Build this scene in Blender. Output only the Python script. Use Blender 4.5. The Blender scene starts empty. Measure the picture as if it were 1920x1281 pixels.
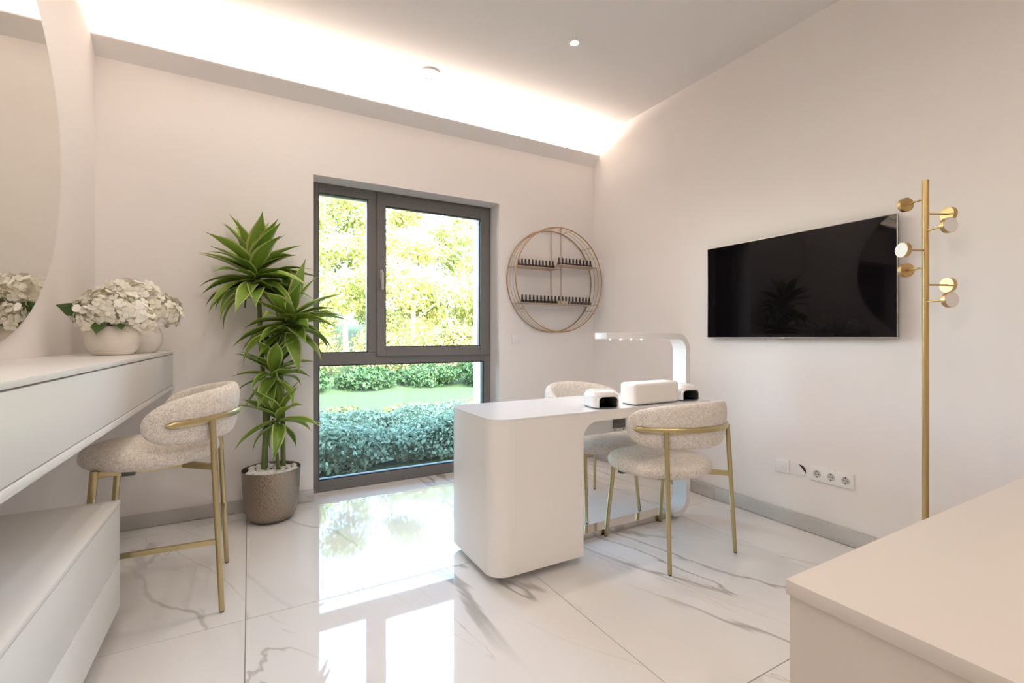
import bpy, bmesh, math, random
import numpy as np
from mathutils import Vector, Matrix

random.seed(7)
S = bpy.context.scene
COL = S.collection

# ---------------------------------------------------------------- camera
YAW = 0.511
cam_d = bpy.data.cameras.new('camera')
cam_d.sensor_width = 36.0
cam_d.lens = 879.0 / 1920.0 * 36.0
cam_d.shift_y = -(640.5 - 632.8) / 1920.0
cam_d.clip_start = 0.02
cam_d.clip_end = 300
cam = bpy.data.objects.new('camera', cam_d)
cam.location = (0, 0, 1.13)
cam.rotation_euler = (math.pi / 2, 0, -YAW)
COL.objects.link(cam)
S.camera = cam

# ---------------------------------------------------------------- view transform, world, sun, lights
S.view_settings.view_transform = 'Standard'
S.view_settings.look = 'None'
S.view_settings.gamma = 1.0
S.view_settings.use_curve_mapping = False
S.view_settings.exposure = 0.17
cy = S.cycles
cy.max_bounces = 10
cy.diffuse_bounces = 6
cy.glossy_bounces = 5
cy.transmission_bounces = 6
cy.transparent_max_bounces = 24
cy.caustics_reflective = False
cy.caustics_refractive = False
cy.sample_clamp_indirect = 6.0
cy.use_denoising = True
try:
    cy.denoiser = 'OPENIMAGEDENOISE'
except Exception:
    pass

W = bpy.data.worlds.new('world')
S.world = W
W.use_nodes = True
nt = W.node_tree
nt.nodes.clear()
sky = nt.nodes.new('ShaderNodeTexSky')
sky.sky_type = 'NISHITA'
sky.sun_disc = False
sky.sun_elevation = math.radians(42)
sky.sun_rotation = math.radians(170)
sky.dust_density = 3.0
sky.air_density = 1.2
bg = nt.nodes.new('ShaderNodeBackground')
SKY_STRENGTH = 4.1
bg.inputs['Strength'].default_value = SKY_STRENGTH
out = nt.nodes.new('ShaderNodeOutputWorld')
nt.links.new(sky.outputs[0], bg.inputs[0])
nt.links.new(bg.outputs[0], out.inputs[0])

def sun_light():
    d = bpy.data.lights.new('sun', 'SUN')
    d.energy = 5.6
    d.angle = math.radians(1.2)
    d.color = (1.0, 0.95, 0.84)
    o = bpy.data.objects.new('sun', d)
    v = Vector((0.25, 1.0, -0.92))
    o.rotation_euler = v.to_track_quat('-Z', 'Y').to_euler()
    COL.objects.link(o)
sun_light()

CEIL = 2.995
WX, LX, WY, RY = 2.848, -0.767, 3.498, -3.0
DOWNLIGHTS_AND_FILL = [(1.797, 2.395), (0.97, 2.33), (0.05, 2.33), (-0.15, 0.85), (0.45, 0.45), (-0.15, -0.7), (0.45, -0.9), (0.45, -2.2)]  # first is seen; the others are unseen fill lamps added to brighten the room
DL_ENERGY = 21.5
DL_COLOR = (1.0, 0.89, 0.79)
COVE_ENERGY = 42.0

def area_light(name, loc, rot, sx, sy, energy, color):
    d = bpy.data.lights.new(name, 'AREA')
    d.shape = 'RECTANGLE'
    d.size, d.size_y = sx, sy
    d.energy = energy
    d.color = color
    o = bpy.data.objects.new(name, d)
    o.location = loc
    o.rotation_euler = rot
    COL.objects.link(o)
    return o

area_light('cove_light', ((WX + LX) / 2, 3.456, 2.822), (math.pi + 0.25, 0, 0), 3.55, 0.03, COVE_ENERGY, (1.0, 0.84, 0.70))

for (x, y) in DOWNLIGHTS_AND_FILL:
    d = bpy.data.lights.new('downlight_or_fill_lamp', 'SPOT')
    d.energy = DL_ENERGY
    d.color = DL_COLOR
    d.spot_size = math.radians(174 if x < 0.9 else 120)
    d.spot_blend = 0.4 if x < 0.9 else 1.0
    d.shadow_soft_size = 0.045
    o = bpy.data.objects.new('downlight_or_fill_lamp', d)
    o.location = (x, y, CEIL - 0.02)
    COL.objects.link(o)

# ---------------------------------------------------------------- object helpers
def tag(o, label=None, cat=None, group=None, kind=None):
    if label: o['label'] = label
    if cat: o['category'] = cat
    if group: o['group'] = group
    if kind: o['kind'] = kind
    return o

def empty(name, loc=(0, 0, 0), rz=0.0, parent=None):
    o = bpy.data.objects.new(name, None)
    o.empty_display_size = 0.1
    o.location = loc
    o.rotation_euler = (0, 0, rz)
    COL.objects.link(o)
    if parent: o.parent = parent
    return o

def link(name, me, mat=None, parent=None, loc=None, rot=None):
    o = bpy.data.objects.new(name, me)
    if mat is not None and len(me.materials) == 0:
        me.materials.append(mat)
    if loc is not None: o.location = loc
    if rot is not None: o.rotation_euler = rot
    if parent: o.parent = parent
    COL.objects.link(o)
    return o

def finish(name, bm, mat, parent=None, loc=None, rot=None, smooth=True, angle=35):
    bmesh.ops.recalc_face_normals(bm, faces=bm.faces[:])
    if smooth:
        a = math.radians(angle)
        for f in bm.faces: f.smooth = True
        for e in bm.edges:
            if len(e.link_faces) == 2:
                e.smooth = e.calc_face_angle(0) < a
    me = bpy.data.meshes.new(name)
    bm.to_mesh(me)
    bm.free()
    return link(name, me, mat, parent, loc, rot)

def copy_tree(o, parent=None):
    c = o.copy()
    COL.objects.link(c)
    if parent: c.parent = parent
    for ch in list(o.children):
        copy_tree(ch, c)
    return c

def box(bm, x0, x1, y0, y1, z0, z1, bev=0.0, seg=2):
    vs = [bm.verts.new((x, y, z)) for x in (x0, x1) for y in (y0, y1) for z in (z0, z1)]
    q = [(0, 1, 3, 2), (4, 6, 7, 5), (0, 4, 5, 1), (2, 3, 7, 6), (0, 2, 6, 4), (1, 5, 7, 3)]
    fs = [bm.faces.new([vs[i] for i in f]) for f in q]
    if bev > 0:
        es = list({e for f in fs for e in f.edges})
        bmesh.ops.bevel(bm, geom=es, offset=bev, segments=seg, profile=0.5, affect='EDGES')

def obox(name, mat, x0, x1, y0, y1, z0, z1, bev=0.0, parent=None, seg=2):
    bm = bmesh.new()
    box(bm, x0, x1, y0, y1, z0, z1, bev, seg)
    return finish(name, bm, mat, parent)

def tube(bm, pts, rads, n=12, cap=True, closed=False, sx=1.0, sy=1.0, up=None):
    pts = [Vector(p) for p in pts]
    if not hasattr(rads, '__len__'): rads = [rads] * len(pts)
    m = len(pts)
    rings = []
    prev_n = None
    for i, p in enumerate(pts):
        if closed:
            t = (pts[(i + 1) % m] - pts[i - 1]).normalized()
        else:
            t = (pts[min(i + 1, m - 1)] - pts[max(i - 1, 0)]).normalized()
        if up is not None:
            nn = Vector(up) - t * Vector(up).dot(t)
        elif prev_n is None:
            a = Vector((0, 0, 1)) if abs(t.z) < 0.9 else Vector((1, 0, 0))
            nn = a - t * a.dot(t)
        else:
            nn = prev_n - t * prev_n.dot(t)
        nn.normalize()
        prev_n = nn
        b = t.cross(nn)
        r = rads[i]
        rings.append([bm.verts.new(p + nn * (math.cos(2 * math.pi * k / n) * r * sx) + b * (math.sin(2 * math.pi * k / n) * r * sy)) for k in range(n)])
    last = m if closed else m - 1
    for i in range(last):
        A, B = rings[i], rings[(i + 1) % m]
        for k in range(n):
            bm.faces.new((A[k], A[(k + 1) % n], B[(k + 1) % n], B[k]))
    if cap and not closed:
        bm.faces.new(rings[0][::-1])
        bm.faces.new(rings[-1])

def bar(bm, p, q, w, h, bev=0.0):
    """flat rectangular bar from p to q, width w sideways, height h along z"""
    p, q = Vector(p), Vector(q)
    t = (q - p).normalized()
    s = t.cross(Vector((0, 0, 1))).normalized()
    u = s.cross(t)
    vs = []
    for c in (p, q):
        for a, b in ((-1, -1), (1, -1), (1, 1), (-1, 1)):
            vs.append(bm.verts.new(c + s * (a * w / 2) + u * (b * h / 2)))
    fs = [bm.faces.new([vs[i] for i in f]) for f in ((3, 2, 1, 0), (4, 5, 6, 7), (0, 1, 5, 4), (1, 2, 6, 5), (2, 3, 7, 6), (3, 0, 4, 7))]
    if bev > 0:
        es = list({e for f in fs for e in f.edges})
        bmesh.ops.bevel(bm, geom=es, offset=bev, segments=2, profile=0.5, affect='EDGES')

def lathe(bm, prof, n=40, cx=0.0, cy_=0.0):
    rings = []
    for r, z in prof:
        if r < 1e-6:
            rings.append([bm.verts.new((cx, cy_, z))])
        else:
            rings.append([bm.verts.new((cx + r * math.cos(2 * math.pi * k / n), cy_ + r * math.sin(2 * math.pi * k / n), z)) for k in range(n)])
    for A, B in zip(rings[:-1], rings[1:]):
        for k in range(n):
            k2 = (k + 1) % n
            if len(A) == 1 and len(B) == 1: continue
            if len(A) == 1: bm.faces.new((A[0], B[k2], B[k]))
            elif len(B) == 1: bm.faces.new((A[k], A[k2], B[0]))
            else: bm.faces.new((A[k], A[k2], B[k2], B[k]))

def prism(bm, poly, axis, a, b, bev=0.0, seg=2):
    """extrude 2D polygon along axis from a to b. axis 'x': poly=(y,z); 'y': (x,z); 'z': (x,y)"""
    def P(u, v, w):
        return {'x': (w, u, v), 'y': (u, w, v), 'z': (u, v, w)}[axis]
    A = [bm.verts.new(P(u, v, a)) for u, v in poly]
    B = [bm.verts.new(P(u, v, b)) for u, v in poly]
    n = len(poly)
    fs = [bm.faces.new(A), bm.faces.new(B[::-1])]
    for i in range(n):
        bm.faces.new((A[i], B[i], B[(i + 1) % n], A[(i + 1) % n]))
    if bev > 0:
        es = list({e for f in fs for e in f.edges})
        bmesh.ops.bevel(bm, geom=es, offset=bev, segments=seg, profile=0.5, affect='EDGES')

def arc(cx, cy_, r, a0, a1, n):
    return [(cx + r * math.cos(math.radians(a0 + (a1 - a0) * i / n)), cy_ + r * math.sin(math.radians(a0 + (a1 - a0) * i / n))) for i in range(n + 1)]

def rrect(x0, x1, y0, y1, r, n=6):
    r = r if hasattr(r, '__len__') else (r,) * 4   # corners: x0y0, x1y0, x1y1, x0y1
    p = []
    for (cx, cy_, rr, a) in ((x0, y0, r[0], 180), (x1, y0, r[1], 270), (x1, y1, r[2], 0), (x0, y1, r[3], 90)):
        sx = 1 if cx == x0 else -1
        sy = 1 if cy_ == y0 else -1
        if rr <= 0: p.append((cx, cy_))
        else: p += arc(cx + sx * rr, cy_ + sy * rr, rr, a, a + 90, n)
    return p

# ---------------------------------------------------------------- materials
def mat(name, color, rough=0.5, metal=0.0, spec=0.5, coat=0.0, ior=1.5):
    m = bpy.data.materials.new(name)
    m.use_nodes = True
    b = m.node_tree.nodes['Principled BSDF']
    b.inputs['Base Color'].default_value = (*color, 1)
    b.inputs['Roughness'].default_value = rough
    b.inputs['Metallic'].default_value = metal
    b.inputs['Specular IOR Level'].default_value = spec
    b.inputs['IOR'].default_value = ior
    if coat:
        b.inputs['Coat Weight'].default_value = coat
        b.inputs['Coat Roughness'].default_value = 0.03
    return m

class N:
    """small node-building helper"""
    def __init__(self, m):
        self.t = m.node_tree
        self.b = self.t.nodes['Principled BSDF']
    def n(self, typ, **kw):
        x = self.t.nodes.new(typ)
        for k, v in kw.items():
            if k.startswith('i_'):
                x.inputs[k[2:].replace('_', ' ')].default_value = v
            else:
                setattr(x, k, v)
        return x
    def l(self, a, b): self.t.links.new(a, b)
    def coord(self, which='Object', scale=None, rot=None, loc=None):
        tc = self.n('ShaderNodeTexCoord')
        o = tc.outputs[which]
        if scale or rot or loc:
            mp = self.n('ShaderNodeMapping')
            if scale: mp.inputs['Scale'].default_value = scale
            if rot: mp.inputs['Rotation'].default_value = rot
            if loc: mp.inputs['Location'].default_value = loc
            self.l(o, mp.inputs['Vector'])
            o = mp.outputs[0]
        return o
    def ramp(self, fac, stops):
        r = self.n('ShaderNodeValToRGB')
        e = r.color_ramp.elements
        while len(e) < len(stops): e.new(0.5)
        for x, (p, c) in zip(e, stops):
            x.position = p
            x.color = (*c, 1) if len(c) == 3 else c
        self.l(fac, r.inputs[0])
        return r.outputs[0]
    def mix(self, fac, a, b, mode='MIX'):
        x = self.n('ShaderNodeMix', data_type='RGBA', blend_type=mode)
        for sock, v in ((x.inputs[0], fac), (x.inputs[6], a), (x.inputs[7], b)):
            if hasattr(v, 'is_linked') or hasattr(v, 'links'): self.l(v, sock)
            elif isinstance(v, (int, float)): sock.default_value = v
            else: sock.default_value = (*v, 1)
        return x.outputs[2]
    def bump(self, h, strength=0.2, dist=0.01):
        x = self.n('ShaderNodeBump')
        x.inputs['Strength'].default_value = strength
        x.inputs['Distance'].default_value = dist
        self.l(h, x.inputs['Height'])
        self.l(x.outputs[0], self.b.inputs['Normal'])

def plaster(name, color):
    m = mat(name, color, 0.85, spec=0.25)
    k = N(m)
    no = k.n('ShaderNodeTexNoise', i_Scale=90.0, i_Detail=3.0)
    k.l(k.coord('Object'), no.inputs['Vector'])
    k.bump(no.outputs['Fac'], 0.06, 0.002)
    return m

M_wall = plaster('wall_paint', (0.86, 0.818, 0.795))
M_ceil = plaster('ceiling_paint', (0.82, 0.79, 0.775))
M_cab = mat('satin_white_lacquer', (0.84, 0.825, 0.80), 0.32, spec=0.4)
M_counter_warm = mat('beige_laminate', (0.70, 0.63, 0.565), 0.5, spec=0.3)
M_desk = mat('cream_white_lacquer', (0.90, 0.87, 0.83), 0.14, spec=0.5)
M_deskglass = mat('white_backed_glass', (0.88, 0.88, 0.875), 0.04, spec=0.7)
M_white = mat('white_plastic', (0.86, 0.855, 0.85), 0.25)
M_whitematte = mat('cream_upholstery_vinyl', (0.88, 0.85, 0.80), 0.5)
M_uv = mat('white_gloss_plastic', (0.86, 0.83, 0.82), 0.12)
M_darkgrey = mat('dark_grey_plastic', (0.10, 0.105, 0.105), 0.4)
M_black = mat('black_rubber', (0.02, 0.02, 0.02), 0.5)
M_steel = mat('polished_steel', (0.62, 0.58, 0.54), 0.12, metal=1.0)
M_frame = mat('window_grey_aluminium', (0.165, 0.155, 0.15), 0.45, spec=0.4)
M_gasket = mat('black_gasket', (0.015, 0.018, 0.025), 0.5)
M_handle = mat('window_handle_grey', (0.42, 0.40, 0.385), 0.4)
M_mirror = mat('mirror_silver', (0.86, 0.85, 0.80), 0.0, metal=1.0)
M_mirroredge = mat('mirror_edge', (0.45, 0.46, 0.42), 0.2)
M_grout = mat('grout', (0.32, 0.30, 0.285), 0.8)
M_vase = mat('cream_ceramic', (0.80, 0.73, 0.655), 0.55)
M_pebble = mat('white_pebble', (0.86, 0.85, 0.83), 0.55)
M_led = bpy.data.materials.new('led_glow')
M_led.use_nodes = True
_b = M_led.node_tree.nodes['Principled BSDF']
_b.inputs['Emission Color'].default_value = (1.0, 0.93, 0.84, 1)
_b.inputs['Emission Strength'].default_value = 14.0

def brass(name, color, rough=0.28):
    m = mat(name, color, rough, metal=1.0)
    k = N(m)
    no = k.n('ShaderNodeTexNoise', i_Scale=60.0, i_Detail=2.0)
    k.l(k.coord('Object', (8, 8, 0.6)), no.inputs['Vector'])
    r = k.n('ShaderNodeMapRange')
    r.inputs['To Min'].default_value = rough - 0.02
    r.inputs['To Max'].default_value = rough + 0.03
    k.l(no.outputs['Fac'], r.inputs['Value'])
    k.l(r.outputs[0], k.b.inputs['Roughness'])
    return m
M_brass = brass('brushed_brass_legs', (0.52, 0.43, 0.235), 0.33)
M_brass_rack = brass('polished_brass', (0.56, 0.40, 0.185), 0.36)
M_brass_shelf = brass('copper_gold_wire', (0.50, 0.335, 0.19), 0.35)
M_shelfboard = mat('gold_shelf_plate', (0.55, 0.43, 0.31), 0.4, metal=0.6)

def fabric():
    m = mat('beige_boucle', (0.7, 0.6, 0.5), 0.95, spec=0.1)
    k = N(m)
    co = k.coord('Object')
    no = k.n('ShaderNodeTexNoise', i_Scale=60.0, i_Detail=2.0)
    k.l(co, no.inputs['Vector'])
    vo = k.n('ShaderNodeTexVoronoi', i_Scale=230.0)
    k.l(co, vo.inputs['Vector'])
    n2 = k.n('ShaderNodeTexNoise', i_Scale=300.0, i_Detail=1.0)
    k.l(k.coord('Object', (1, 1, 0.45)), n2.inputs['Vector'])
    n3 = k.n('ShaderNodeTexNoise', i_Scale=300.0, i_Detail=1.0)
    k.l(k.coord('Object', (0.45, 0.45, 1)), n3.inputs['Vector'])
    mx_ = k.n('ShaderNodeMath', operation='MAXIMUM'); k.l(n2.outputs['Fac'], mx_.inputs[0]); k.l(n3.outputs['Fac'], mx_.inputs[1])
    dv = k.n('ShaderNodeMath', operation='SUBTRACT'); k.l(mx_.outputs[0], dv.inputs[0])
    sc_ = k.n('ShaderNodeMath', operation='MULTIPLY'); k.l(vo.outputs['Distance'], sc_.inputs[0]); sc_.inputs[1].default_value = 0.22
    k.l(sc_.outputs[0], dv.inputs[1])
    c = k.ramp(dv.outputs[0], [(0.28, (0.50, 0.425, 0.355)), (0.42, (0.77, 0.70, 0.63)), (0.58, (0.89, 0.84, 0.775))])
    c2 = k.mix(0.35, c, k.ramp(no.outputs['Fac'], [(0.35, (0.62, 0.54, 0.465)), (0.6, (0.88, 0.83, 0.765))]))
    k.l(c2, k.b.inputs['Base Color'])
    k.b.inputs['Sheen Weight'].default_value = 0.2
    k.bump(dv.outputs[0], 0.7, 0.003)
    return m
M_fabric = fabric()

def marble(name, base, rough, seed):
    m = mat(name, base, rough, spec=0.5)
    k = N(m)
    geo = k.n('ShaderNodeNewGeometry')
    oi = k.n('ShaderNodeObjectInfo')
    off = k.n('ShaderNodeVectorMath', operation='SCALE')
    cmb = k.n('ShaderNodeCombineXYZ')
    k.l(oi.outputs['Random'], cmb.inputs[0]); k.l(oi.outputs['Random'], cmb.inputs[1])
    k.l(cmb.outputs[0], off.inputs[0]); off.inputs['Scale'].default_value = 37.0
    add = k.n('ShaderNodeVectorMath', operation='ADD')
    k.l(geo.outputs['Position'], add.inputs[0]); k.l(off.outputs[0], add.inputs[1])
    mp = k.n('ShaderNodeMapping')
    mp.inputs['Rotation'].default_value = (0, 0, math.radians(72))
    mp.inputs['Location'].default_value = (seed, seed * 0.7, 0)
    k.l(add.outputs[0], mp.inputs['Vector'])
    v = mp.outputs[0]
    col = None
    cur = base
    for (sc, detail, stretch, lo, hi, tint, amt) in (
            (0.75, 5.0, 0.22, 0.003, 0.016, (0.38, 0.36, 0.34), 0.85),
            (1.3, 6.0, 0.20, 0.002, 0.009, (0.43, 0.39, 0.34), 0.65),
            (0.55, 3.0, 0.34, 0.01, 0.05, (0.64, 0.625, 0.61), 0.4)):
        mpp = k.n('ShaderNodeMapping')
        mpp.inputs['Scale'].default_value = (stretch, 1.0, 1.0)
        mpp.inputs['Location'].default_value = (sc * 7.1, sc * 3.3, 0)
        k.l(v, mpp.inputs['Vector'])
        no = k.n('ShaderNodeTexNoise', i_Scale=sc * 1.6, i_Detail=detail, i_Roughness=0.52, i_Distortion=0.9)
        k.l(mpp.outputs[0], no.inputs['Vector'])
        sub = k.n('ShaderNodeMath', operation='SUBTRACT'); sub.inputs[1].default_value = 0.5
        k.l(no.outputs['Fac'], sub.inputs[0])
        ab = k.n('ShaderNodeMath', operation='ABSOLUTE'); k.l(sub.outputs[0], ab.inputs[0])
        mr = k.n('ShaderNodeMapRange', interpolation_type='SMOOTHSTEP')
        mr.inputs['From Min'].default_value = lo * 0.3
        mr.inputs['From Max'].default_value = hi
        mr.inputs['To Min'].default_value = 1.0
        mr.inputs['To Max'].default_value = 0.0
        k.l(ab.outputs[0], mr.inputs['Value'])
        # veins fade in and out
        n2 = k.n('ShaderNodeTexNoise', i_Scale=sc * 2.1, i_Detail=2.0)
        k.l(mpp.outputs[0], n2.inputs['Vector'])
        m2 = k.n('ShaderNodeMapRange', interpolation_type='SMOOTHSTEP')
        m2.inputs['From Min'].default_value = 0.44
        m2.inputs['From Max'].default_value = 0.64
        k.l(n2.outputs['Fac'], m2.inputs['Value'])
        mu = k.n('ShaderNodeMath', operation='MULTIPLY'); k.l(mr.outputs[0], mu.inputs[0]); k.l(m2.outputs[0], mu.inputs[1])
        mu2 = k.n('ShaderNodeMath', operation='MULTIPLY'); mu2.inputs[1].default_value = amt
        k.l(mu.outputs[0], mu2.inputs[0])
        cur = k.mix(mu2.outputs[0], cur, tint)
    k.l(cur, k.b.inputs['Base Color'])
    return m
M_tile = marble('polished_marble_tile', (0.83, 0.805, 0.785), 0.035, 3.0)
M_base = marble('marble_skirting', (0.52, 0.50, 0.48), 0.2, 11.0)
M_marbleknob = marble('white_marble_knob', (0.78, 0.745, 0.71), 0.3, 5.0)

def glass_mat(name, tint, refl):
    m = bpy.data.materials.new(name)
    m.use_nodes = True
    t = m.node_tree
    t.nodes.clear()
    o = t.nodes.new('ShaderNodeOutputMaterial')
    tr = t.nodes.new('ShaderNodeBsdfTransparent'); tr.inputs[0].default_value = (*tint, 1)
    gl = t.nodes.new('ShaderNodeBsdfGlossy'); gl.inputs['Roughness'].default_value = 0.0
    fr = t.nodes.new('ShaderNodeFresnel'); fr.inputs[0].default_value = refl
    mx = t.nodes.new('ShaderNodeMixShader')
    t.links.new(fr.outputs[0], mx.inputs[0]); t.links.new(tr.outputs[0], mx.inputs[1]); t.links.new(gl.outputs[0], mx.inputs[2])
    t.links.new(mx.outputs[0], o.inputs[0])
    return m
M_glass = glass_mat('clear_window_glass', (0.99, 0.995, 0.985), 1.35)
M_glass_low = glass_mat('green_tinted_safety_glass', (0.86, 0.95, 0.95), 1.5)

M_tv = mat('tv_screen_black', (0.004, 0.003, 0.004), 0.03, spec=0.22)
M_tvbody = mat('tv_body_black', (0.012, 0.012, 0.014), 0.4)
M_tvrim = mat('tv_rim_silver', (0.45, 0.43, 0.42), 0.3, metal=0.8)

def pot_mat():
    m = mat('hammered_bronze', (0.34, 0.28, 0.225), 0.34, metal=0.85)
    k = N(m)
    vo = k.n('ShaderNodeTexVoronoi', i_Scale=85.0)
    k.l(k.coord('Object', (1, 1, 0.9)), vo.inputs['Vector'])
    k.bump(vo.outputs['Distance'], 0.6, 0.007)
    return m
M_pot = pot_mat()

def leaf_mat():
    m = mat('variegated_leaf', (0.1, 0.2, 0.03), 0.35, spec=0.5)
    k = N(m)
    tc = k.n('ShaderNodeTexCoord')
    sp = k.n('ShaderNodeSeparateXYZ'); k.l(tc.outputs['UV'], sp.inputs[0])
    sub = k.n('ShaderNodeMath', operation='SUBTRACT'); sub.inputs[1].default_value = 0.5; k.l(sp.outputs[1], sub.inputs[0])
    ab = k.n('ShaderNodeMath', operation='ABSOLUTE'); k.l(sub.outputs[0], ab.inputs[0])
    no = k.n('ShaderNodeTexNoise', i_Scale=6.0, i_Detail=2.0); k.l(k.coord('Object', (3, 12, 3)), no.inputs['Vector'])
    oi = k.n('ShaderNodeObjectInfo')
    g1 = k.mix(no.outputs['Fac'], (0.07, 0.155, 0.016), (0.16, 0.29, 0.034))
    g2 = k.mix(oi.outputs['Random'], g1, (0.23, 0.35, 0.04))
    e = k.ramp(ab.outputs[0], [(0.0, (0, 0, 0)), (0.36, (0, 0, 0)), (0.43, (1, 1, 1))])
    c = k.mix(e, g2, (0.50, 0.56, 0.20))
    k.l(c, k.b.inputs['Base Color'])
    k.b.inputs['Transmission Weight'].default_value = 0.0
    return m
M_leaf = leaf_mat()

def cane_mat():
    m = mat('dracaena_cane', (0.13, 0.17, 0.05), 0.6)
    k = N(m)
    w = k.n('ShaderNodeTexWave', wave_type='BANDS', bands_direction='Z', i_Scale=16.0, i_Distortion=1.2, i_Detail=2.0)
    k.l(k.coord('Object'), w.inputs['Vector'])
    c = k.ramp(w.outputs['Fac'], [(0.0, (0.20, 0.20, 0.10)), (0.12, (0.10, 0.15, 0.035)), (1.0, (0.155, 0.20, 0.055))])
    k.l(c, k.b.inputs['Base Color'])
    k.bump(w.outputs['Fac'], 0.3, 0.003)
    return m
M_cane = cane_mat()

def petal_mat():
    m = mat('hydrangea_petal', (0.86, 0.83, 0.70), 0.6, spec=0.2)
    k = N(m)
    oi = k.n('ShaderNodeObjectInfo')
    c = k.mix(oi.outputs['Random'], (0.93, 0.91, 0.83), (0.90, 0.85, 0.71))
    k.l(c, k.b.inputs['Base Color'])
    k.b.inputs['Subsurface Weight'].default_value = 0.15
    k.b.inputs['Subsurface Radius'].default_value = (0.02, 0.02, 0.012)
    return m
M_petal = petal_mat()
M_hleaf = mat('hydrangea_leaf', (0.05, 0.11, 0.02), 0.5)

def foliage_mat(name, a, b, trans=0.35):
    m = mat(name, a, 0.55, spec=0.3)
    k = N(m)
    geo = k.n('ShaderNodeNewGeometry')
    c = k.mix(geo.outputs['Random Per Island'], a, b)
    k.l(c, k.b.inputs['Base Color'])
    tr = k.n('ShaderNodeBsdfTranslucent')
    k.l(c, tr.inputs[0])
    mx = k.n('ShaderNodeMixShader'); mx.inputs[0].default_value = trans
    o = [x for x in k.t.nodes if x.type == 'OUTPUT_MATERIAL'][0]
    k.l(k.b.outputs[0], mx.inputs[1]); k.l(tr.outputs[0], mx.inputs[2]); k.l(mx.outputs[0], o.inputs[0])
    return m

# ---------------------------------------------------------------- room shell
def structure(o): return tag(o, kind='structure')

# floor: grout bed and the 1.2 m tiles
fl = structure(obox('floor', M_grout, LX - 0.1, WX + 0.1, RY - 0.1, 3.665, -0.15, -0.004))
G = 0.0016
xs = [-0.967, -0.013, 1.187, 2.387, 3.0]
ys = [-3.1, -2.64, -1.44, -0.24, 0.96, 2.16, 3.36, 3.664]
for i in range(len(xs) - 1):
    for j in range(len(ys) - 1):
        x0, x1 = max(xs[i], LX) + G, min(xs[i + 1], WX) - G
        y0, y1 = max(ys[j], RY) + G, ys[j + 1] - G
        if j == len(ys) - 2:
            x0, x1 = max(x0, 0.389 if i else 9), min(x1, 1.837)
            if x1 - x0 < 0.02:
                # strip in front of the wall
                x0, x1 = max(xs[i], LX) + G, min(xs[i + 1], WX) - G
                y1 = WY
        cx, cy_ = (x0 + x1) / 2, (y0 + y1) / 2
        bm = bmesh.new()
        box(bm, x0 - cx, x1 - cx, y0 - cy_, y1 - cy_, -0.012, 0.0, 0.0008, 1)
        finish('tile', bm, M_tile, fl, (cx, cy_, 0.0))
# floor pieces beside the recess behind the tiles above
for (x0, x1) in ((-0.013, 0.389), (1.837, WX)):
    bm = bmesh.new()
    if x0 < 0: box(bm, x0 + G, 0.389, 3.36 + G, WY, -0.012, -0.0001)
    else: box(bm, 1.837, WX, 3.36 + G, WY, -0.012, -0.0001)
    finish('tile', bm, M_tile, fl)

# back wall with the window opening (thick, so the reveals are real)
OX0, OX1, OZ = 0.389, 1.837, 2.258
WT = 4.02
bm = bmesh.new()
box(bm, LX - 0.25, OX0, WY, WT, -0.15, 3.3)
box(bm, OX1, WX + 0.25, WY, WT, -0.15, 3.3)
box(bm, OX0, OX1, WY, WT, OZ, 3.3)
structure(finish('wall_back', bm, M_wall, smooth=False))
structure(obox('wall_left', M_wall, LX - 0.25, LX, RY - 0.2, WY, -0.15, 3.3))
structure(obox('wall_right', M_wall, WX, WX + 0.25, RY - 0.2, WY, -0.15, 3.3))
structure(obox('wall_front', M_wall, LX - 0.25, WX + 0.25, RY - 0.25, RY, -0.15, 3.3))
structure(obox('ceiling', M_ceil, LX - 0.25, WX + 0.25, RY - 0.25, WT, CEIL, CEIL + 0.3))

# cove lip with the led strip behind it
bm = bmesh.new()
prism(bm, [(WY, 2.738), (3.412, 2.818), (3.412, 2.826), (3.420, 2.830), (3.428, 2.822), (3.432, 2.800), (3.47, 2.785), (WY, 2.785)], 'x', LX, WX)
lip = structure(finish('trim_1', bm, M_ceil, angle=25))
bm = bmesh.new()
box(bm, LX + 0.02, WX - 0.02, 3.448, 3.462, 2.792, 2.798)
finish('led_strip', bm, M_led, lip)

# marble skirting tiles
bb = structure(obox('baseboard_back', M_grout, LX, OX0 - 0.003, WY - 0.006, WY, 0, 0.078))
for (x0, x1) in ((LX, -0.013), (-0.011, OX0)):
    obox('skirting_tile', M_base, x0, x1, WY - 0.014, WY - 0.004, 0.003, 0.083, 0.001, bb)
bb2 = structure(obox('baseboard_right_of_window', M_grout, OX1 + 0.003, WX, WY - 0.006, WY, 0, 0.078))
bb2.name = 'baseboard_back.001'
for (x0, x1) in ((OX1, 2.38), (2.382, WX - 0.015)):
    obox('skirting_tile', M_base, x0, x1, WY - 0.014, WY - 0.004, 0.003, 0.083, 0.001, bb2)
bb3 = structure(obox('baseboard_right', M_grout, WX - 0.008, WX, RY, WY - 0.015, 0, 0.08))
ysk = [RY, -1.44, -0.24, 0.96, 2.161, WY - 0.015]
for a, b in zip(ysk[:-1], ysk[1:]):
    obox('skirting_tile', M_base, WX - 0.021, WX - 0.006, a + 0.001, b - 0.001, 0.003, 0.087, 0.001, bb3)
bb4 = structure(obox('baseboard_left', M_grout, LX, LX + 0.006, RY, WY - 0.015, 0, 0.078))
for a, b in zip(ysk[:-1], ysk[1:]):
    obox('skirting_tile', M_base, LX + 0.004, LX + 0.014, a + 0.001, b - 0.001, 0.003, 0.083, 0.001, bb4)

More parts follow.
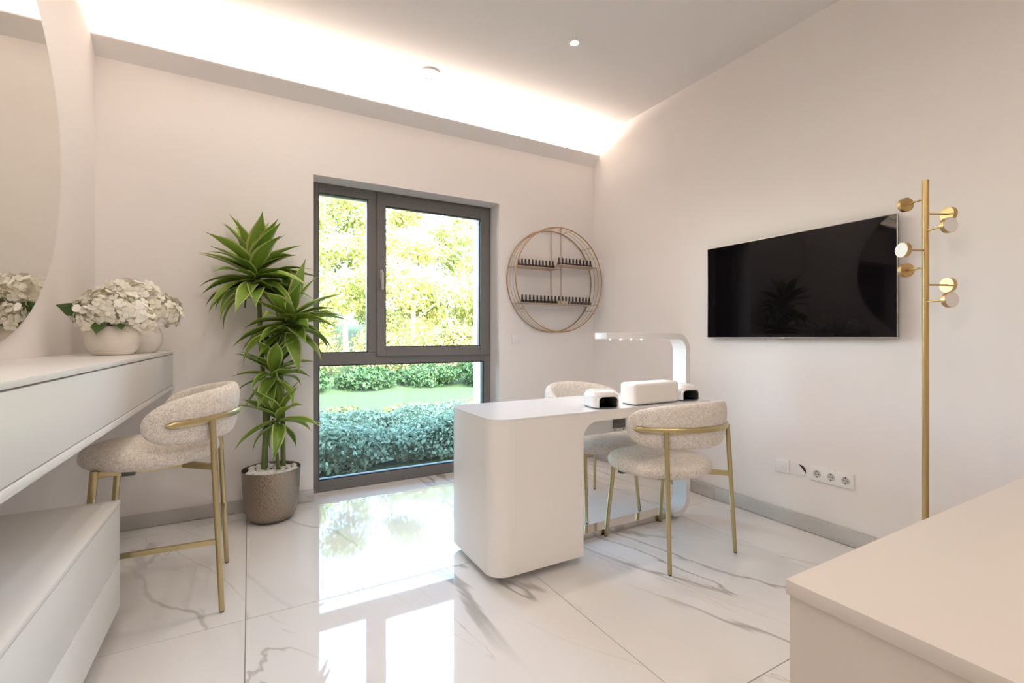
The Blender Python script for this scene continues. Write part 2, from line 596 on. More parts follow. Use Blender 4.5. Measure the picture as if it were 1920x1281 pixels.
# ---------------------------------------------------------------- window
YF = 3.66
win = structure(empty('window_1', ((OX0 + OX1) / 2, YF, 0)))
def wpart(name, boxes, m, parent=win, bev=0.002):
    bm = bmesh.new()
    for b in boxes: box(bm, *b, bev, 1)
    p = win.location
    me_o = finish(name, bm, m, None)
    me_o.parent = parent
    me_o.matrix_parent_inverse = Matrix.Translation(-p) if parent is win else parent.matrix_parent_inverse
    return me_o
fx0, fx1, fz0, fz1 = OX0, OX1, 0.003, OZ
Y1 = YF + 0.085
frame = wpart('outer_frame', [(fx0, fx0 + 0.05, YF, Y1, fz0, fz1), (fx1 - 0.062, fx1, YF, Y1, fz0, fz1),
                              (fx0 + 0.05, fx1 - 0.062, YF, Y1, fz0, 0.083), (fx0 + 0.05, fx1 - 0.062, YF, Y1, 2.186, fz1)], M_frame)
wpart('transom', [(fx0 + 0.05, fx1 - 0.062, YF, Y1, 0.926, 1.016)], M_frame)
wpart('mullion', [(0.792, 0.868, YF, Y1, 1.016, 2.186)], M_frame)
sash = wpart('sash', [(0.858, 0.923, YF - 0.016, YF + 0.06, 0.984, 2.235), (1.735, 1.815, YF - 0.016, YF + 0.06, 0.984, 2.235),
                      (0.923, 1.735, YF - 0.016, YF + 0.06, 0.984, 1.056), (0.923, 1.735, YF - 0.016, YF + 0.06, 2.150, 2.235)], M_frame)
def wsub(name, boxes, m, parent, bev=0.0):
    bm = bmesh.new()
    for b in boxes: box(bm, *b, bev, 2)
    o = finish(name, bm, m)
    o.parent = parent
    o.matrix_parent_inverse = Matrix.Translation(-win.location)
    o.matrix_parent_inverse = (win.matrix_world @ Matrix()).inverted() if False else o.matrix_parent_inverse
    return o
# children of window are authored in world coordinates; sash has an identity basis so its children need no offset
def sub_of_sash(name, boxes, m, bev=0.0):
    bm = bmesh.new()
    for b in boxes: box(bm, *b, bev, 2)
    o = finish(name, bm, m)
    o.parent = sash
    return o
def rim(x0, x1, z0, z1, y0, y1, w=0.008):
    return [(x0, x0 + w, y0, y1, z0, z1), (x1 - w, x1, y0, y1, z0, z1), (x0 + w, x1 - w, y0, y1, z0, z0 + w), (x0 + w, x1 - w, y0, y1, z1 - w, z1)]
wpart('pane', [(fx0 + 0.05, 0.792, YF + 0.035, YF + 0.041, 1.016, 2.186)], M_glass, bev=0)
wpart('pane', [(fx0 + 0.05, fx1 - 0.062, YF + 0.035, YF + 0.041, 0.083, 0.926)], M_glass_low, bev=0)
sub_of_sash('pane', [(0.923, 1.735, YF + 0.02, YF + 0.026, 1.056, 2.150)], M_glass)
wpart('gasket', rim(fx0 + 0.05, 0.792, 1.016, 2.186, YF + 0.008, YF + 0.034, 0.006), M_gasket, bev=0)
wpart('gasket', rim(fx0 + 0.05, fx1 - 0.062, 0.083, 0.926, YF + 0.008, YF + 0.034, 0.008), M_gasket, bev=0)
sub_of_sash('gasket', rim(0.923, 1.735, 1.056, 2.150, YF + 0.000, YF + 0.019, 0.006), M_gasket)
bm = bmesh.new()
box(bm, 0.878, 0.900, YF - 0.026, YF - 0.016, 1.575, 1.650, 0.004)
box(bm, 0.882, 0.896, YF - 0.052, YF - 0.026, 1.612, 1.626, 0.003)
box(bm, 0.880, 0.898, YF - 0.060, YF - 0.045, 1.495, 1.628, 0.005)
o = finish('handle', bm, M_handle); o.parent = sash
# outside threshold
structure(obox('trim_2', mat('stone_threshold', (0.5, 0.49, 0.47), 0.7), OX0, OX1, Y1, WT + 0.05, -0.12, -0.01))

# ---------------------------------------------------------------- wall-hung vanity counter
FX = -0.402
van = tag(empty('vanity_counter', (LX, WY, 0.82)), 'long white wall-hung vanity counter with one drawer front under the round mirror', 'counter')
def vpart(name, args, m, bev=0.0015, parent=van, off=None):
    bm = bmesh.new()
    box(bm, *args, bev, 2)
    o = finish(name, bm, m)
    o.parent = parent
    if parent is van: o.matrix_parent_inverse = Matrix.Translation(-Vector(van.location))
    return o
VY0 = -0.6
vpart('countertop', (LX + 0.002, FX, VY0, WY - 0.002, 1.031, 1.048), M_cab)
carc = vpart('carcass', (LX + 0.002, FX - 0.022, VY0, WY - 0.002, 0.824, 1.031), M_cab)
vpart('drawer_front', (FX - 0.021, FX - 0.002, VY0, WY - 0.004, 0.8455, 1.0265), M_cab)
vpart('bottom_rail', (FX - 0.0215, FX, VY0, WY - 0.002, 0.820, 0.842), M_cab)

low = tag(empty('drawer_unit', (LX, 0, 0.13)), 'low white two-drawer wall unit hanging below the vanity counter', 'drawer unit')
LFX, LY1 = -0.418, 2.235
def lpart(name, args, m, bev=0.0015):
    bm = bmesh.new()
    box(bm, *args, bev, 2)
    o = finish(name, bm, m)
    o.parent = low
    o.matrix_parent_inverse = Matrix.Translation(-Vector(low.location))
    return o
lpart('carcass', (LX + 0.002, LFX - 0.020, VY0, LY1, 0.13, 0.510), M_cab)
lpart('top_panel', (LX + 0.002, LFX, VY0, LY1, 0.5105, 0.526), M_cab)
lpart('drawer_front', (LFX - 0.0195, LFX - 0.001, VY0, LY1, 0.307, 0.507), M_cab)
lpart('drawer_front', (LFX - 0.0195, LFX - 0.001, VY0, LY1, 0.130, 0.3035), M_cab)

# ---------------------------------------------------------------- round mirror
mir = tag(empty('round_mirror', (LX, 2.087, 1.881)), 'large round frameless mirror on the left wall above the vanity counter', 'mirror')
bm = bmesh.new()
R0 = 0.79
N_ = 128
def disc_x(bm, x0, x1, r, n):
    A = [bm.verts.new((x0, r * math.cos(2 * math.pi * k / n), r * math.sin(2 * math.pi * k / n))) for k in range(n)]
    B = [bm.verts.new((x1, r * math.cos(2 * math.pi * k / n), r * math.sin(2 * math.pi * k / n))) for k in range(n)]
    bm.faces.new(A); bm.faces.new(B[::-1])
    for k in range(n): bm.faces.new((A[k], B[k], B[(k + 1) % n], A[(k + 1) % n]))
disc_x(bm, 0.004, 0.0155, R0, N_)
finish('backing', bm, M_mirroredge, mir)
bm = bmesh.new()
disc_x(bm, 0.0155, 0.018, R0 - 0.003, N_)
finish('mirror_glass', bm, M_mirror, mir)

# ---------------------------------------------------------------- chairs
def cushion(bm, rx, ry, z0, z1, cx=0.0, cy_=0.0, n=40, dome=0.012):
    H = z1 - z0
    prof = []
    K = 14
    for i in range(K + 1):
        a = -math.pi / 2 + math.pi * i / K
        rr = math.copysign(abs(math.cos(a)) ** 0.62, 1) if abs(math.cos(a)) > 1e-9 else 0.0
        zz = math.copysign(abs(math.sin(a)) ** 0.8, math.sin(a))
        prof.append((rr, zz))
    full = [(0, -1)] + [(0.55, -1.0)] + [(0.55 + 0.45 * r, z) for r, z in prof][1:-1] + [(0.55, 1.0 + 0.10), (0.25, 1.0 + 0.2), (0, 1.0 + 0.22)]
    rings = []
    for r, z in full:
        zz = z0 + H * (z * 0.5 + 0.5) if z <= 1 else z1 + (z - 1) * dome / 0.22
        if r < 1e-6: rings.append([bm.verts.new((cx, cy_, zz))])
        else: rings.append([bm.verts.new((cx + rx * r * math.cos(2 * math.pi * k / n), cy_ + ry * r * math.sin(2 * math.pi * k / n), zz)) for k in range(n)])
    for A, B in zip(rings[:-1], rings[1:]):
        for k in range(n):
            k2 = (k + 1) % n
            if len(A) == 1: bm.faces.new((A[0], B[k2], B[k]))
            elif len(B) == 1: bm.faces.new((A[k], A[k2], B[0]))
            else: bm.faces.new((A[k], A[k2], B[k2], B[k]))

def back_shell(bm, r_out, thick, z_bot, z_mid, top_side, top_rear, a_end=4.0):
    """curved padded back wrapping a half circle around -Y, with rounded ends"""
    NA, NC = 48, 22
    a0, a1 = math.radians(180 - a_end), math.radians(360 + a_end)
    rings = []
    for i in range(NA + 1):
        s = -1 + 2 * i / NA
        s = math.copysign(1 - (1 - abs(s)) ** 1.7, s) * 0.9999      # denser near the ends
        th = (a0 + a1) / 2 + s * (a1 - a0) / 2
        e = max(1e-3, (1 - abs(s) ** 9)) ** 0.5
        w = max(0.0, math.cos(s * math.pi / 2)) ** 0.85
        zt = z_mid + (top_side - z_mid + (top_rear - top_side) * w) * e
        zb = z_mid + (z_bot - z_mid) * e
        t = thick * (0.35 + 0.65 * e) * e ** 0.3
        rm = r_out - thick / 2
        ring = []
        for k in range(NC):
            a = 2 * math.pi * k / NC
            ca, sa = math.cos(a), math.sin(a)
            u = math.copysign(abs(ca) ** 0.75, ca) * t / 2
            v = math.copysign(abs(sa) ** 0.62, sa)
            z = (zt + zb) / 2 + v * (zt - zb) / 2
            lean = 0.10 * (z - z_mid) * w
            r = rm + u + lean
            ring.append(bm.verts.new((r * math.cos(th), r * math.sin(th), z)))
        rings.append(ring)
    for A, B in zip(rings[:-1], rings[1:]):
        for k in range(NC):
            bm.faces.new((A[k], A[(k + 1) % NC], B[(k + 1) % NC], B[k]))
    bm.faces.new(rings[0][::-1]); bm.faces.new(rings[-1])

def band_bar(bm, r, z_side, z_rear, h, t, a_in=12):
    n = 40
    P = []
    a0, a1 = math.radians(180 + a_in), math.radians(360 - a_in)
    rings = []
    for i in range(n + 1):
        s = -1 + 2 * i / n
        th = (a0 + a1) / 2 + s * (a1 - a0) / 2
        z = z_side + (z_rear - z_side) * math.cos(s * math.pi / 2) ** 1.3
        hh = h * (1.0 if abs(s) < 0.97 else 0.6)
        if 1 - abs(s) < 1e-6: hh = h * 0.35
        ring = []
        for (dr, dz) in ((-0.3, -1), (0.6, -0.85), (1, -0.4), (1, 0.4), (0.6, 0.85), (-0.3, 1)):
            rr = r + dr * t
            ring.append(bm.verts.new((rr * math.cos(th), rr * math.sin(th), z + dz * hh / 2)))
        rings.append(ring)
    for A, B in zip(rings[:-1], rings[1:]):
        for k in range(6):
            bm.faces.new((A[k], A[(k + 1) % 6], B[(k + 1) % 6], B[k]))
    bm.faces.new(rings[0][::-1]); bm.faces.new(rings[-1])

def leg(name, p, q, r0, r1, parent):
    bm = bmesh.new()
    p, q = Vector(p), Vector(q)
    n = (q - p).normalized()
    tube(bm, [p + n * 0.006, q], [r0, r1], 14)
    o = finish(name, bm, M_brass, parent)
    bm = bmesh.new()
    lathe(bm, [(0, 0.0), (r0 * 0.72, 0.0), (r0 * 0.85, 0.002), (r0 * 0.85, 0.0075), (0, 0.0075)], 14, p.x, p.y)
    finish('foot_cap', bm, M_black, o)
    return o

def make_chair(name, sx, sy, scy, z_s0, z_s1, z_bot, z_mid, t_side, t_rear, band_z, bar_z, fy, foot=None):
    root = empty(name)
    bm = bmesh.new(); cushion(bm, sx, sy, z_s0, z_s1, 0, scy); finish('seat', bm, M_fabric, root, angle=180)
    bm = bmesh.new(); back_shell(bm, 0.298, 0.068, z_bot, z_mid, t_side, t_rear); finish('backrest', bm, M_fabric, root, angle=75)
    bm = bmesh.new(); band_bar(bm, 0.300, band_z, band_z + 0.014, 0.030, 0.010); finish('back_band', bm, M_brass, root, angle=40)
    for s in (-1, 1):
        leg('leg', (0.2425 * s, -0.245, 0), (0.2265 * s, -0.2105, band_z + 0.004), 0.0105, 0.0125, root)
    for s in (-1, 1):
        leg('leg', (0.2155 * s, fy, 0), (0.196 * s, fy - 0.045, z_s0 + 0.02), 0.0105, 0.0135, root)
    bm = bmesh.new()
    for s in (-1, 1):
        bar(bm, (0.2335 * s, -0.226, bar_z), (0.12 * s, -0.10, bar_z), 0.010, 0.028, 0.002)
        bar(bm, (0.196 * s, fy - 0.045, z_s0 + 0.004), (0.12 * s, -0.10, bar_z), 0.010, 0.024, 0.002)
    bar(bm, (-0.196, fy - 0.045, z_s0 + 0.004), (0.196, fy - 0.045, z_s0 + 0.004), 0.010, 0.022, 0.002)
    finish('seat_support', bm, M_brass, root)
    bm = bmesh.new()
    box(bm, -0.018 + 0.20, 0.018 + 0.20, -0.0005, 0.001, z_s0 - 0.012, z_s0 + 0.012)
    return root, bm

rootA, tagbm = make_chair('dining_chair', 0.277, 0.277, 0.055, 0.405, 0.482, 0.578, 0.675, 0.745, 0.812, 0.668, 0.412, 0.245)
tagbm.free()
bm = bmesh.new(); box(bm, -0.236, -0.204, 0.09, 0.122, 0.395, 0.41); finish('fabric_tag', bm, M_darkgrey, rootA)
rootA.location = (1.985, 1.82, 0)
tag(rootA, 'beige boucle dining chair in front of the desk, its back to the viewer', 'chair', 'boucle dining chairs at the nail desk')
rootB = copy_tree(rootA)
rootB.location = (2.0, 2.50, 0)
rootB.rotation_euler = (0, 0, math.pi)
tag(rootB, 'beige boucle dining chair tucked in behind the desk, mostly hidden', 'chair')

rootS, tagbm = make_chair('counter_stool', 0.252, 0.242, 0.015, 0.604, 0.692, 0.702, 0.785, 0.858, 0.925, 0.787, 0.598, 0.212)
tagbm.free()
bm = bmesh.new(); box(bm, -0.205, -0.165, 0.045, 0.085, 0.594, 0.609); finish('fabric_tag', bm, M_darkgrey, rootS)
bm = bmesh.new()
zf = 0.292
k = zf / 0.787
rx_, ry_ = 0.2425 - 0.016 * k, -0.245 + 0.0345 * k
kf = zf / 0.627
fx_, fy_ = 0.2155 - 0.0195 * kf, 0.212 - 0.045 * kf
bar(bm, (-rx_, ry_, zf), (-fx_, fy_, zf), 0.012, 0.020, 0.002)
bar(bm, (-rx_, ry_, zf + 0.0), (rx_, ry_, zf + 0.0), 0.012, 0.020, 0.002)
bar(bm, (-fx_, fy_, zf), (fx_, fy_, zf), 0.012, 0.020, 0.002)
finish('footrest', bm, M_brass, rootS)
rootS.location = (-0.343, 2.51, 0)
rootS.rotation_euler = (0, 0, math.pi / 2)
tag(rootS, 'tall beige boucle counter stool with brass legs and footrest under the vanity counter', 'stool')

# ---------------------------------------------------------------- nail desk
desk = tag(empty('nail_desk', (1.2, 2.1, 0)), 'white nail desk with rounded pedestal and curved overhead lamp arm', 'desk')
def dpart(name, bm, m, angle=35, parent=desk):
    o = finish(name, bm, m, angle=angle)
    o.parent = parent
    if parent is desk: o.matrix_parent_inverse = Matrix.Translation(-Vector(desk.location))
    return o
DX0, DX1, DY0, DY1 = 0.948, 2.398, 1.862, 2.395
PX = 1.452
# body: rounded pedestal and apron in one curved sheet
bm = bmesh.new()
ped = rrect(DX0, PX, DY0, DY1, (0.085, 0.0, 0.0, 0.085), 10)
A = [bm.verts.new((x, y, 0.042)) for x, y in ped]
B = [bm.verts.new((x, y, 0.750)) for x, y in ped]
bm.faces.new(A); bm.faces.new(B[::-1])
for i in range(len(ped)):
    j = (i + 1) % len(ped)
    bm.faces.new((A[i], B[i], B[j], A[j]))
dpart('pedestal', bm, M_desk)
bm = bmesh.new()
prof = [(PX, 0.750), (PX, 0.620)] + arc(PX + 0.085, 0.620, 0.085, 180, 90, 8)[1:] + [(DX1, 0.705), (DX1, 0.750)]
prism(bm, prof, 'y', DY0, DY1)
dpart('apron', bm, M_desk)
# door panel with a fine seam, and the tabletop
bm = bmesh.new(); box(bm, 1.062, PX - 0.001, DY0 - 0.003, DY0, 0.0425, 0.7495, 0.001, 1); dpart('door_panel', bm, M_desk)
bm = bmesh.new()
prism(bm, rrect(DX0 - 0.001, DX1, DY0 - 0.004, DY1, (0.086, 0.012, 0.012, 0.086), 10), 'z', 0.7505, 0.758, 0.0012, 1)
dpart('tabletop', bm, M_deskglass)
# castors under the pedestal
for (x, y) in ((1.03, 1.96), (1.37, 1.96), (1.03, 2.30), (1.37, 2.30)):
    bm = bmesh.new()
    tube(bm, [(x - 0.012, y, 0.019), (x + 0.012, y, 0.019)], 0.0185, 16)
    box(bm, x - 0.016, x + 0.016, y - 0.012, y + 0.012, 0.036, 0.0425)
    dpart('castor', bm, M_darkgrey)
# housing of the dust extractor below the top, with its vent
bm = bmesh.new(); box(bm, PX, DX1 - 0.004, 2.10, 2.36, 0.575, 0.705, 0.003)
hous = dpart('extractor_housing', bm, M_white)
bm = bmesh.new(); box(bm, 1.852, 1.945, 2.094, 2.10, 0.598, 0.655, 0.002)
for i in range(5): box(bm, 1.858, 1.939, 2.091, 2.094, 0.604 + i * 0.010, 0.608 + i * 0.010)
dpart('vent', bm, mat('vent_grey', (0.20, 0.185, 0.17), 0.4, metal=0.6), parent=hous)
for x in (1.865, 1.935):
    bm = bmesh.new(); tube(bm, [(x, 2.0965, 0.588), (x, 2.101, 0.588)], 0.004, 10)
    dpart('screw', bm, M_darkgrey, parent=hous)
# steel foot plate
bm = bmesh.new(); box(bm, PX - 0.2, 2.36, 2.078, 2.172, 0.0, 0.035, 0.0012, 1); dpart('foot_plate', bm, M_steel)
# lamp arm: one C-shaped band from the foot plate to the lamp head
LY0_, LY1_ = 2.042, 2.147
T = 0.036
path_o = [(1.757, 1.156), (2.33, 1.156)] + arc(2.33, 1.046, 0.110, 90, 0, 10)[1:] + [(2.44, 0.122)] + arc(2.33, 0.122, 0.110, 0, -90, 10)[1:] + [(2.30, 0.012)]
path_i = [(2.30, 0.012 + T), (2.33, 0.012 + T)] + arc(2.33, 0.122, 0.110 - T, -90, 0, 10)[1:] + [(2.44 - T, 1.046)] + arc(2.33, 1.046, 0.110 - T, 0, 90, 10)[1:] + [(2.33, 1.156 - T), (1.757, 1.156 - T)]
bm = bmesh.new()
prism(bm, path_o + path_i, 'y', LY0_, LY1_, 0.004, 2)
arm = dpart('lamp_arm', bm, M_white)
for x in (1.79, 1.868, 1.95, 2.03):
    for y in (2.052,):
        bm = bmesh.new()
        bmesh.ops.create_uvsphere(bm, u_segments=10, v_segments=6, radius=0.0045, matrix=Matrix.Translation((x, y, 1.1185)))
        dpart('led_bulb', bm, M_led, parent=arm)
area_light('lamp_arm_light', (1.91, 2.094, 1.112), (0, 0, 0), 0.28, 0.05, 1.2, (1.0, 0.95, 0.9))

# ---------------------------------------------------------------- things on the desk
ZD = 0.758
def uv_lamp(loc, rz, label):
    r = tag(empty('nail_lamp', loc, rz), label, 'nail lamp', 'nail drying lamps on the desk')
    w, d, h = 0.075, 0.090, 0.094
    # body: rounded box with an arched hand opening cut out of the front
    bm = bmesh.new()
    NU, NV = 48, 12
    rings = []
    for j in range(NV + 1):
        f = j / NV
        a = f * math.pi / 2
        if f < 0.5:
            z = 0.006 + 0.046 * f / 0.5; sc = 1.0
        else:
            a = (f - 0.5) / 0.5 * math.pi / 2
            z = 0.052 + (h - 0.052) * math.sin(a); sc = 0.42 + 0.58 * math.cos(a) ** 0.8 if a < 1.55 else 0.42
        ring = []
        for k in range(NU):
            t = 2 * math.pi * k / NU
            c, s = math.cos(t), math.sin(t)
            x = math.copysign(abs(c) ** 0.5, c) * w
            y = math.copysign(abs(s) ** 0.5, s) * d
            ring.append(bm.verts.new((x * sc, y * sc, z)))
        rings.append(ring)
    def in_open(v):
        return False
    for A, B in zip(rings[:-1], rings[1:]):
        for k in range(NU):
            q = (A[k], A[(k + 1) % NU], B[(k + 1) % NU], B[k])
            c = sum((v.co for v in q), Vector()) / 4
            if c.y < -d * 0.80 and abs(c.x) < 0.056 and c.z < 0.066: continue
            bm.faces.new(q)
    bm.faces.new(rings[-1])
    finish('shell', bm, M_uv, r, angle=50)
    # dark lining: a tunnel behind the opening
    bm = bmesh.new()
    prof = [(-0.054, 0.008), (-0.054, 0.040)] + arc(-0.032, 0.040, 0.022, 180, 90, 5)[1:] + arc(0.032, 0.040, 0.022, 90, 0, 5) + [(0.054, 0.008)]
    Af = [bm.verts.new((x, -d + 0.006, z)) for x, z in prof]
    Bf = [bm.verts.new((x, d * 0.7, z)) for x, z in prof]
    for i in range(len(prof)):
        j = (i + 1) % len(prof)
        bm.faces.new((Af[i], Af[j], Bf[j], Bf[i]))
    bm.faces.new(Bf)
    finish('hand_tunnel', bm, M_darkgrey, r)
    # front frame around the arch
    bm = bmesh.new()
    outer = [(-0.061, 0.006), (-0.061, 0.045)] + arc(-0.036, 0.045, 0.025, 180, 90, 5)[1:] + arc(0.036, 0.045, 0.025, 90, 0, 5) + [(0.061, 0.006)]
    for yy in (-d + 0.002,):
        Ao = [bm.verts.new((x, yy, z)) for x, z in outer]
        Ai = [bm.verts.new((x, yy, z)) for x, z in prof]
        Bo = [bm.verts.new((x, yy + 0.018, z)) for x, z in outer]
        Bi = [bm.verts.new((x, yy + 0.018, z)) for x, z in prof]
        for i in range(len(prof) - 1):
            bm.faces.new((Ao[i], Ao[i + 1], Ai[i + 1], Ai[i]))
            bm.faces.new((Ao[i], Ao[i + 1], Bo[i + 1], Bo[i]))
            bm.faces.new((Ai[i], Ai[i + 1], Bi[i + 1], Bi[i]))
            bm.faces.new((Bo[i], Bo[i + 1], Bi[i + 1], Bi[i]))
    finish('opening_frame', bm, M_uv, r)
    bm = bmesh.new()
    prism(bm, rrect(-0.060, 0.060, -d + 0.004, d - 0.004, 0.03, 5), 'z', 0.0, 0.008)
    finish('base_plate', bm, M_darkgrey, r)
    return r
uv_lamp((1.650, 1.968, ZD), math.radians(-12), 'white nail drying lamp left of the white hand rest block, mid desk')
uv_lamp((2.275, 1.967, ZD), math.radians(-12), 'white nail drying lamp right of the white hand rest block, at the desk end')

# padded hand-rest block
pad = tag(empty('hand_rest', (1.985, 1.94, ZD)), 'long white rounded hand rest block standing between the two nail lamps', 'hand rest')
bm = bmesh.new(); box(bm, -0.171, 0.171, -0.062, 0.062, 0.003, 0.122, 0.020, 5); finish('block', bm, M_whitematte, pad, angle=60)
bm = bmesh.new(); prism(bm, rrect(-0.163, 0.163, -0.054, 0.054, 0.015, 4), 'z', 0.0, 0.004); finish('base_plate', bm, M_darkgrey, pad)
bm = bmesh.new(); tube(bm, [(-0.125, 0.0, 0.121), (-0.125, 0.0, 0.1225)], 0.004, 10); finish('button', bm, M_darkgrey, pad)

# ---------------------------------------------------------------- television
tvc = (1.735 - 0.004) 
tv = tag(empty('television', (WX, 1.645, 1.437)), 'wide black flat television mounted on the right wall', 'television')
def tvbox(name, args, m, bev=0.001):
    bm = bmesh.new(); box(bm, *args, bev, 2); return finish(name, bm, m, tv)
TW, TH = 0.553, 0.311
tvbox('body', (-0.040, -0.020, -TW + 0.004, TW - 0.004, -TH + 0.004, TH - 0.004), M_tvbody, 0.002)
tvbox('rim', (-0.044, -0.036, -TW, TW, -TH, TH), M_tvrim, 0.001)
tvbox('screen', (-0.0455, -0.044, -TW + 0.004, TW - 0.004, -TH + 0.006, TH - 0.004), M_tv, 0.0)
tvbox('wall_bracket', (-0.020, 0.0, -0.22, 0.22, -0.15, 0.15), M_darkgrey)
for y, w_ in ((0.13, 0.009), (0.10, 0.009), (0.06, 0.009)):
    tvbox('emblem_tab', (-0.0465, -0.038, y - w_, y + w_, -TH - 0.003, -TH + 0.001), M_tvrim, 0.0)
tvbox('sensor_bar', (-0.0465, -0.036, 0.00, 0.022, -TH - 0.005, -TH + 0.001), M_tvrim, 0.001)

# ---------------------------------------------------------------- sockets, cable outlet, switch
def socket_y(name, y0, y1, z0, z1, label, cat):
    r = tag(empty(name, (WX, (y0 + y1) / 2, (z0 + z1) / 2)), label, cat)
    bm = bmesh.new(); box(bm, -0.010, 0.0, -(y1 - y0) / 2, (y1 - y0) / 2, -(z1 - z0) / 2, (z1 - z0) / 2, 0.003, 2)
    finish('cover_plate', bm, M_white, r)
    return r
r = socket_y('phone_socket', 1.651, 1.733, 0.307, 0.388, 'small square white data outlet on the right wall, left of the round cable hole', 'outlet')
bm = bmesh.new(); box(bm, -0.0125, -0.0095, -0.027, 0.027, -0.027, 0.027, 0.002, 2); finish('insert', bm, M_white, r)
bm = bmesh.new(); box(bm, -0.0145, -0.012, -0.010, 0.010, -0.014, 0.004, 0.001, 1); finish('flap', bm, M_white, r)
r = socket_y('triple_socket', 1.302, 1.528, 0.306, 0.388, 'triple white power socket low on the right wall', 'socket')
M_sock = mat('socket_inner', (0.55, 0.52, 0.48), 0.5)
for dy in (0.0735, 0.0, -0.0735):
    bm = bmesh.new()
    # recessed round well: ring wall and floor
    n = 28
    A = [bm.verts.new((-0.0105, dy + 0.021 * math.cos(2 * math.pi * k / n), 0.021 * math.sin(2 * math.pi * k / n))) for k in range(n)]
    A2 = [bm.verts.new((-0.0112, dy + 0.0195 * math.cos(2 * math.pi * k / n), 0.0195 * math.sin(2 * math.pi * k / n))) for k in range(n)]
    Bv = [bm.verts.new((-0.0103, dy + 0.018 * math.cos(2 * math.pi * k / n), 0.018 * math.sin(2 * math.pi * k / n))) for k in range(n)]
    for k in range(n):
        bm.faces.new((A[k], A[(k + 1) % n], A2[(k + 1) % n], A2[k]))
        bm.faces.new((A2[k], A2[(k + 1) % n], Bv[(k + 1) % n], Bv[k]))
    bm.faces.new(Bv)
    so = finish('socket_well', bm, M_sock, r)
    bm = bmesh.new()
    for (yy, zz, rr) in ((0.0085, 0.0, 0.0027), (-0.0085, 0.0, 0.0027), (0, 0, 0.0014)):
        tube(bm, [(-0.0109, dy + yy, zz), (-0.0100, dy + yy, zz)], rr, 10)
    for zz in (0.0165, -0.0165):
        box(bm, -0.0112, -0.0100, dy - 0.0035, dy + 0.0035, zz - 0.003, zz + 0.003)
    finish('contact_hole', bm, M_black, so)
r = tag(empty('cable_outlet', (WX, 1.588, 0.343)), 'round white cable outlet cap with a dark crescent gap in the right wall', 'outlet')
bm = bmesh.new(); disc_x(bm, -0.0015, 0.0, 0.033, 36); finish('hole', bm, M_black, r)
bm = bmesh.new()
cap = [(0.033 * math.cos(math.radians(a)), 0.033 * math.sin(math.radians(a))) for a in range(100, 356, 6)]
cap2 = [(0.033 * math.cos(math.radians(a)) , 0.033 * math.sin(math.radians(a))) for a in (356,)]
# cap covers all but a crescent at the upper right as seen from the room (-y, +z)
poly = []
for a in range(0, 360, 8):
    y, z = 0.0335 * math.cos(math.radians(a)), 0.0335 * math.sin(math.radians(a))
    d_ = (-y * 0.74 + z * 0.67)
    if d_ > 0.0175:
        k_ = d_ - 0.0175
        y += 0.74 * k_; z -= 0.67 * k_
    poly.append((y, z))
prism(bm, poly, 'x', -0.005, -0.0015, 0.0008, 1)
finish('cap', bm, M_white, r)
r = tag(empty('light_switch', (1.999, WY, 1.115)), 'flat white light switch on the back wall below the round shelf', 'switch')
bm = bmesh.new(); box(bm, -0.041, 0.041, -0.009, 0, -0.041, 0.041, 0.002, 2); finish('cover_plate', bm, M_white, r)
bm = bmesh.new(); box(bm, -0.028, 0.028, -0.013, -0.008, -0.028, 0.028, 0.002, 2); finish('rocker', bm, M_white, r)

# ---------------------------------------------------------------- coat rack
RX, RYp = 2.55, 0.893
rack = tag(empty('coat_rack', (RX, RYp, 0)), 'tall brass coat stand with round knobs beside the television', 'coat rack')
bm = bmesh.new(); lathe(bm, [(0, 0), (0.15, 0), (0.152, 0.004), (0.152, 0.022), (0.148, 0.026), (0, 0.026)], 48); finish('base', bm, M_marbleknob, rack)
bm = bmesh.new(); tube(bm, [(0, 0, 0.024), (0, 0, 1.809)], 0.0118, 24); finish('pole', bm, M_brass_rack, rack)
cr = Vector((math.cos(YAW), -math.sin(YAW), 0)); cf = Vector((math.sin(YAW), math.cos(YAW), 0))
kf_ = Vector((RX, RYp, 0)).normalized(); kr_ = Vector((kf_.y, -kf_.x, 0))
for (rr, dd, z) in ((-0.068, 0.074, 1.731), (0.074, 0.074, 1.664), (0.070, -0.074, 1.590), (-0.071, -0.074, 1.506), (-0.066, 0.074, 1.434), (0.073, 0.074, 1.357), (0.074, -0.074, 1.284)):
    v = kr_ * rr + kf_ * dd
    d = v.normalized()
    bm = bmesh.new(); tube(bm, [d * 0.010 + Vector((0, 0, z)), v - d * 0.008 + Vector((0, 0, z))], 0.0042, 12)
    a = finish('arm', bm, M_brass_rack, rack)
    bm = bmesh.new(); tube(bm, [v - d * 0.008 + Vector((0, 0, z)), v + d * 0.010 + Vector((0, 0, z))], 0.0315, 32)
    kb = finish('knob', bm, M_brass_rack, a)
    bm = bmesh.new(); tube(bm, [v + d * 0.0095 + Vector((0, 0, z)), v + d * 0.0115 + Vector((0, 0, z))], 0.0300, 32)
    finish('marble_face', bm, M_marbleknob, a)

# ---------------------------------------------------------------- reception counter in the foreground
rc = tag(empty('reception_counter', (0.736, -0.5, 0)), 'beige counter in the right foreground, seen from above', 'counter')
bm = bmesh.new(); box(bm, 0.0, 1.9, -0.9, 0.933, 0.727, 0.75, 0.0012, 2); finish('countertop', bm, M_counter_warm, rc)
bm = bmesh.new(); box(bm, 0.004, 1.896, -0.896, 0.929, 0.0, 0.7265, 0.0008, 1); finish('cabinet_body', bm, M_counter_warm, rc)

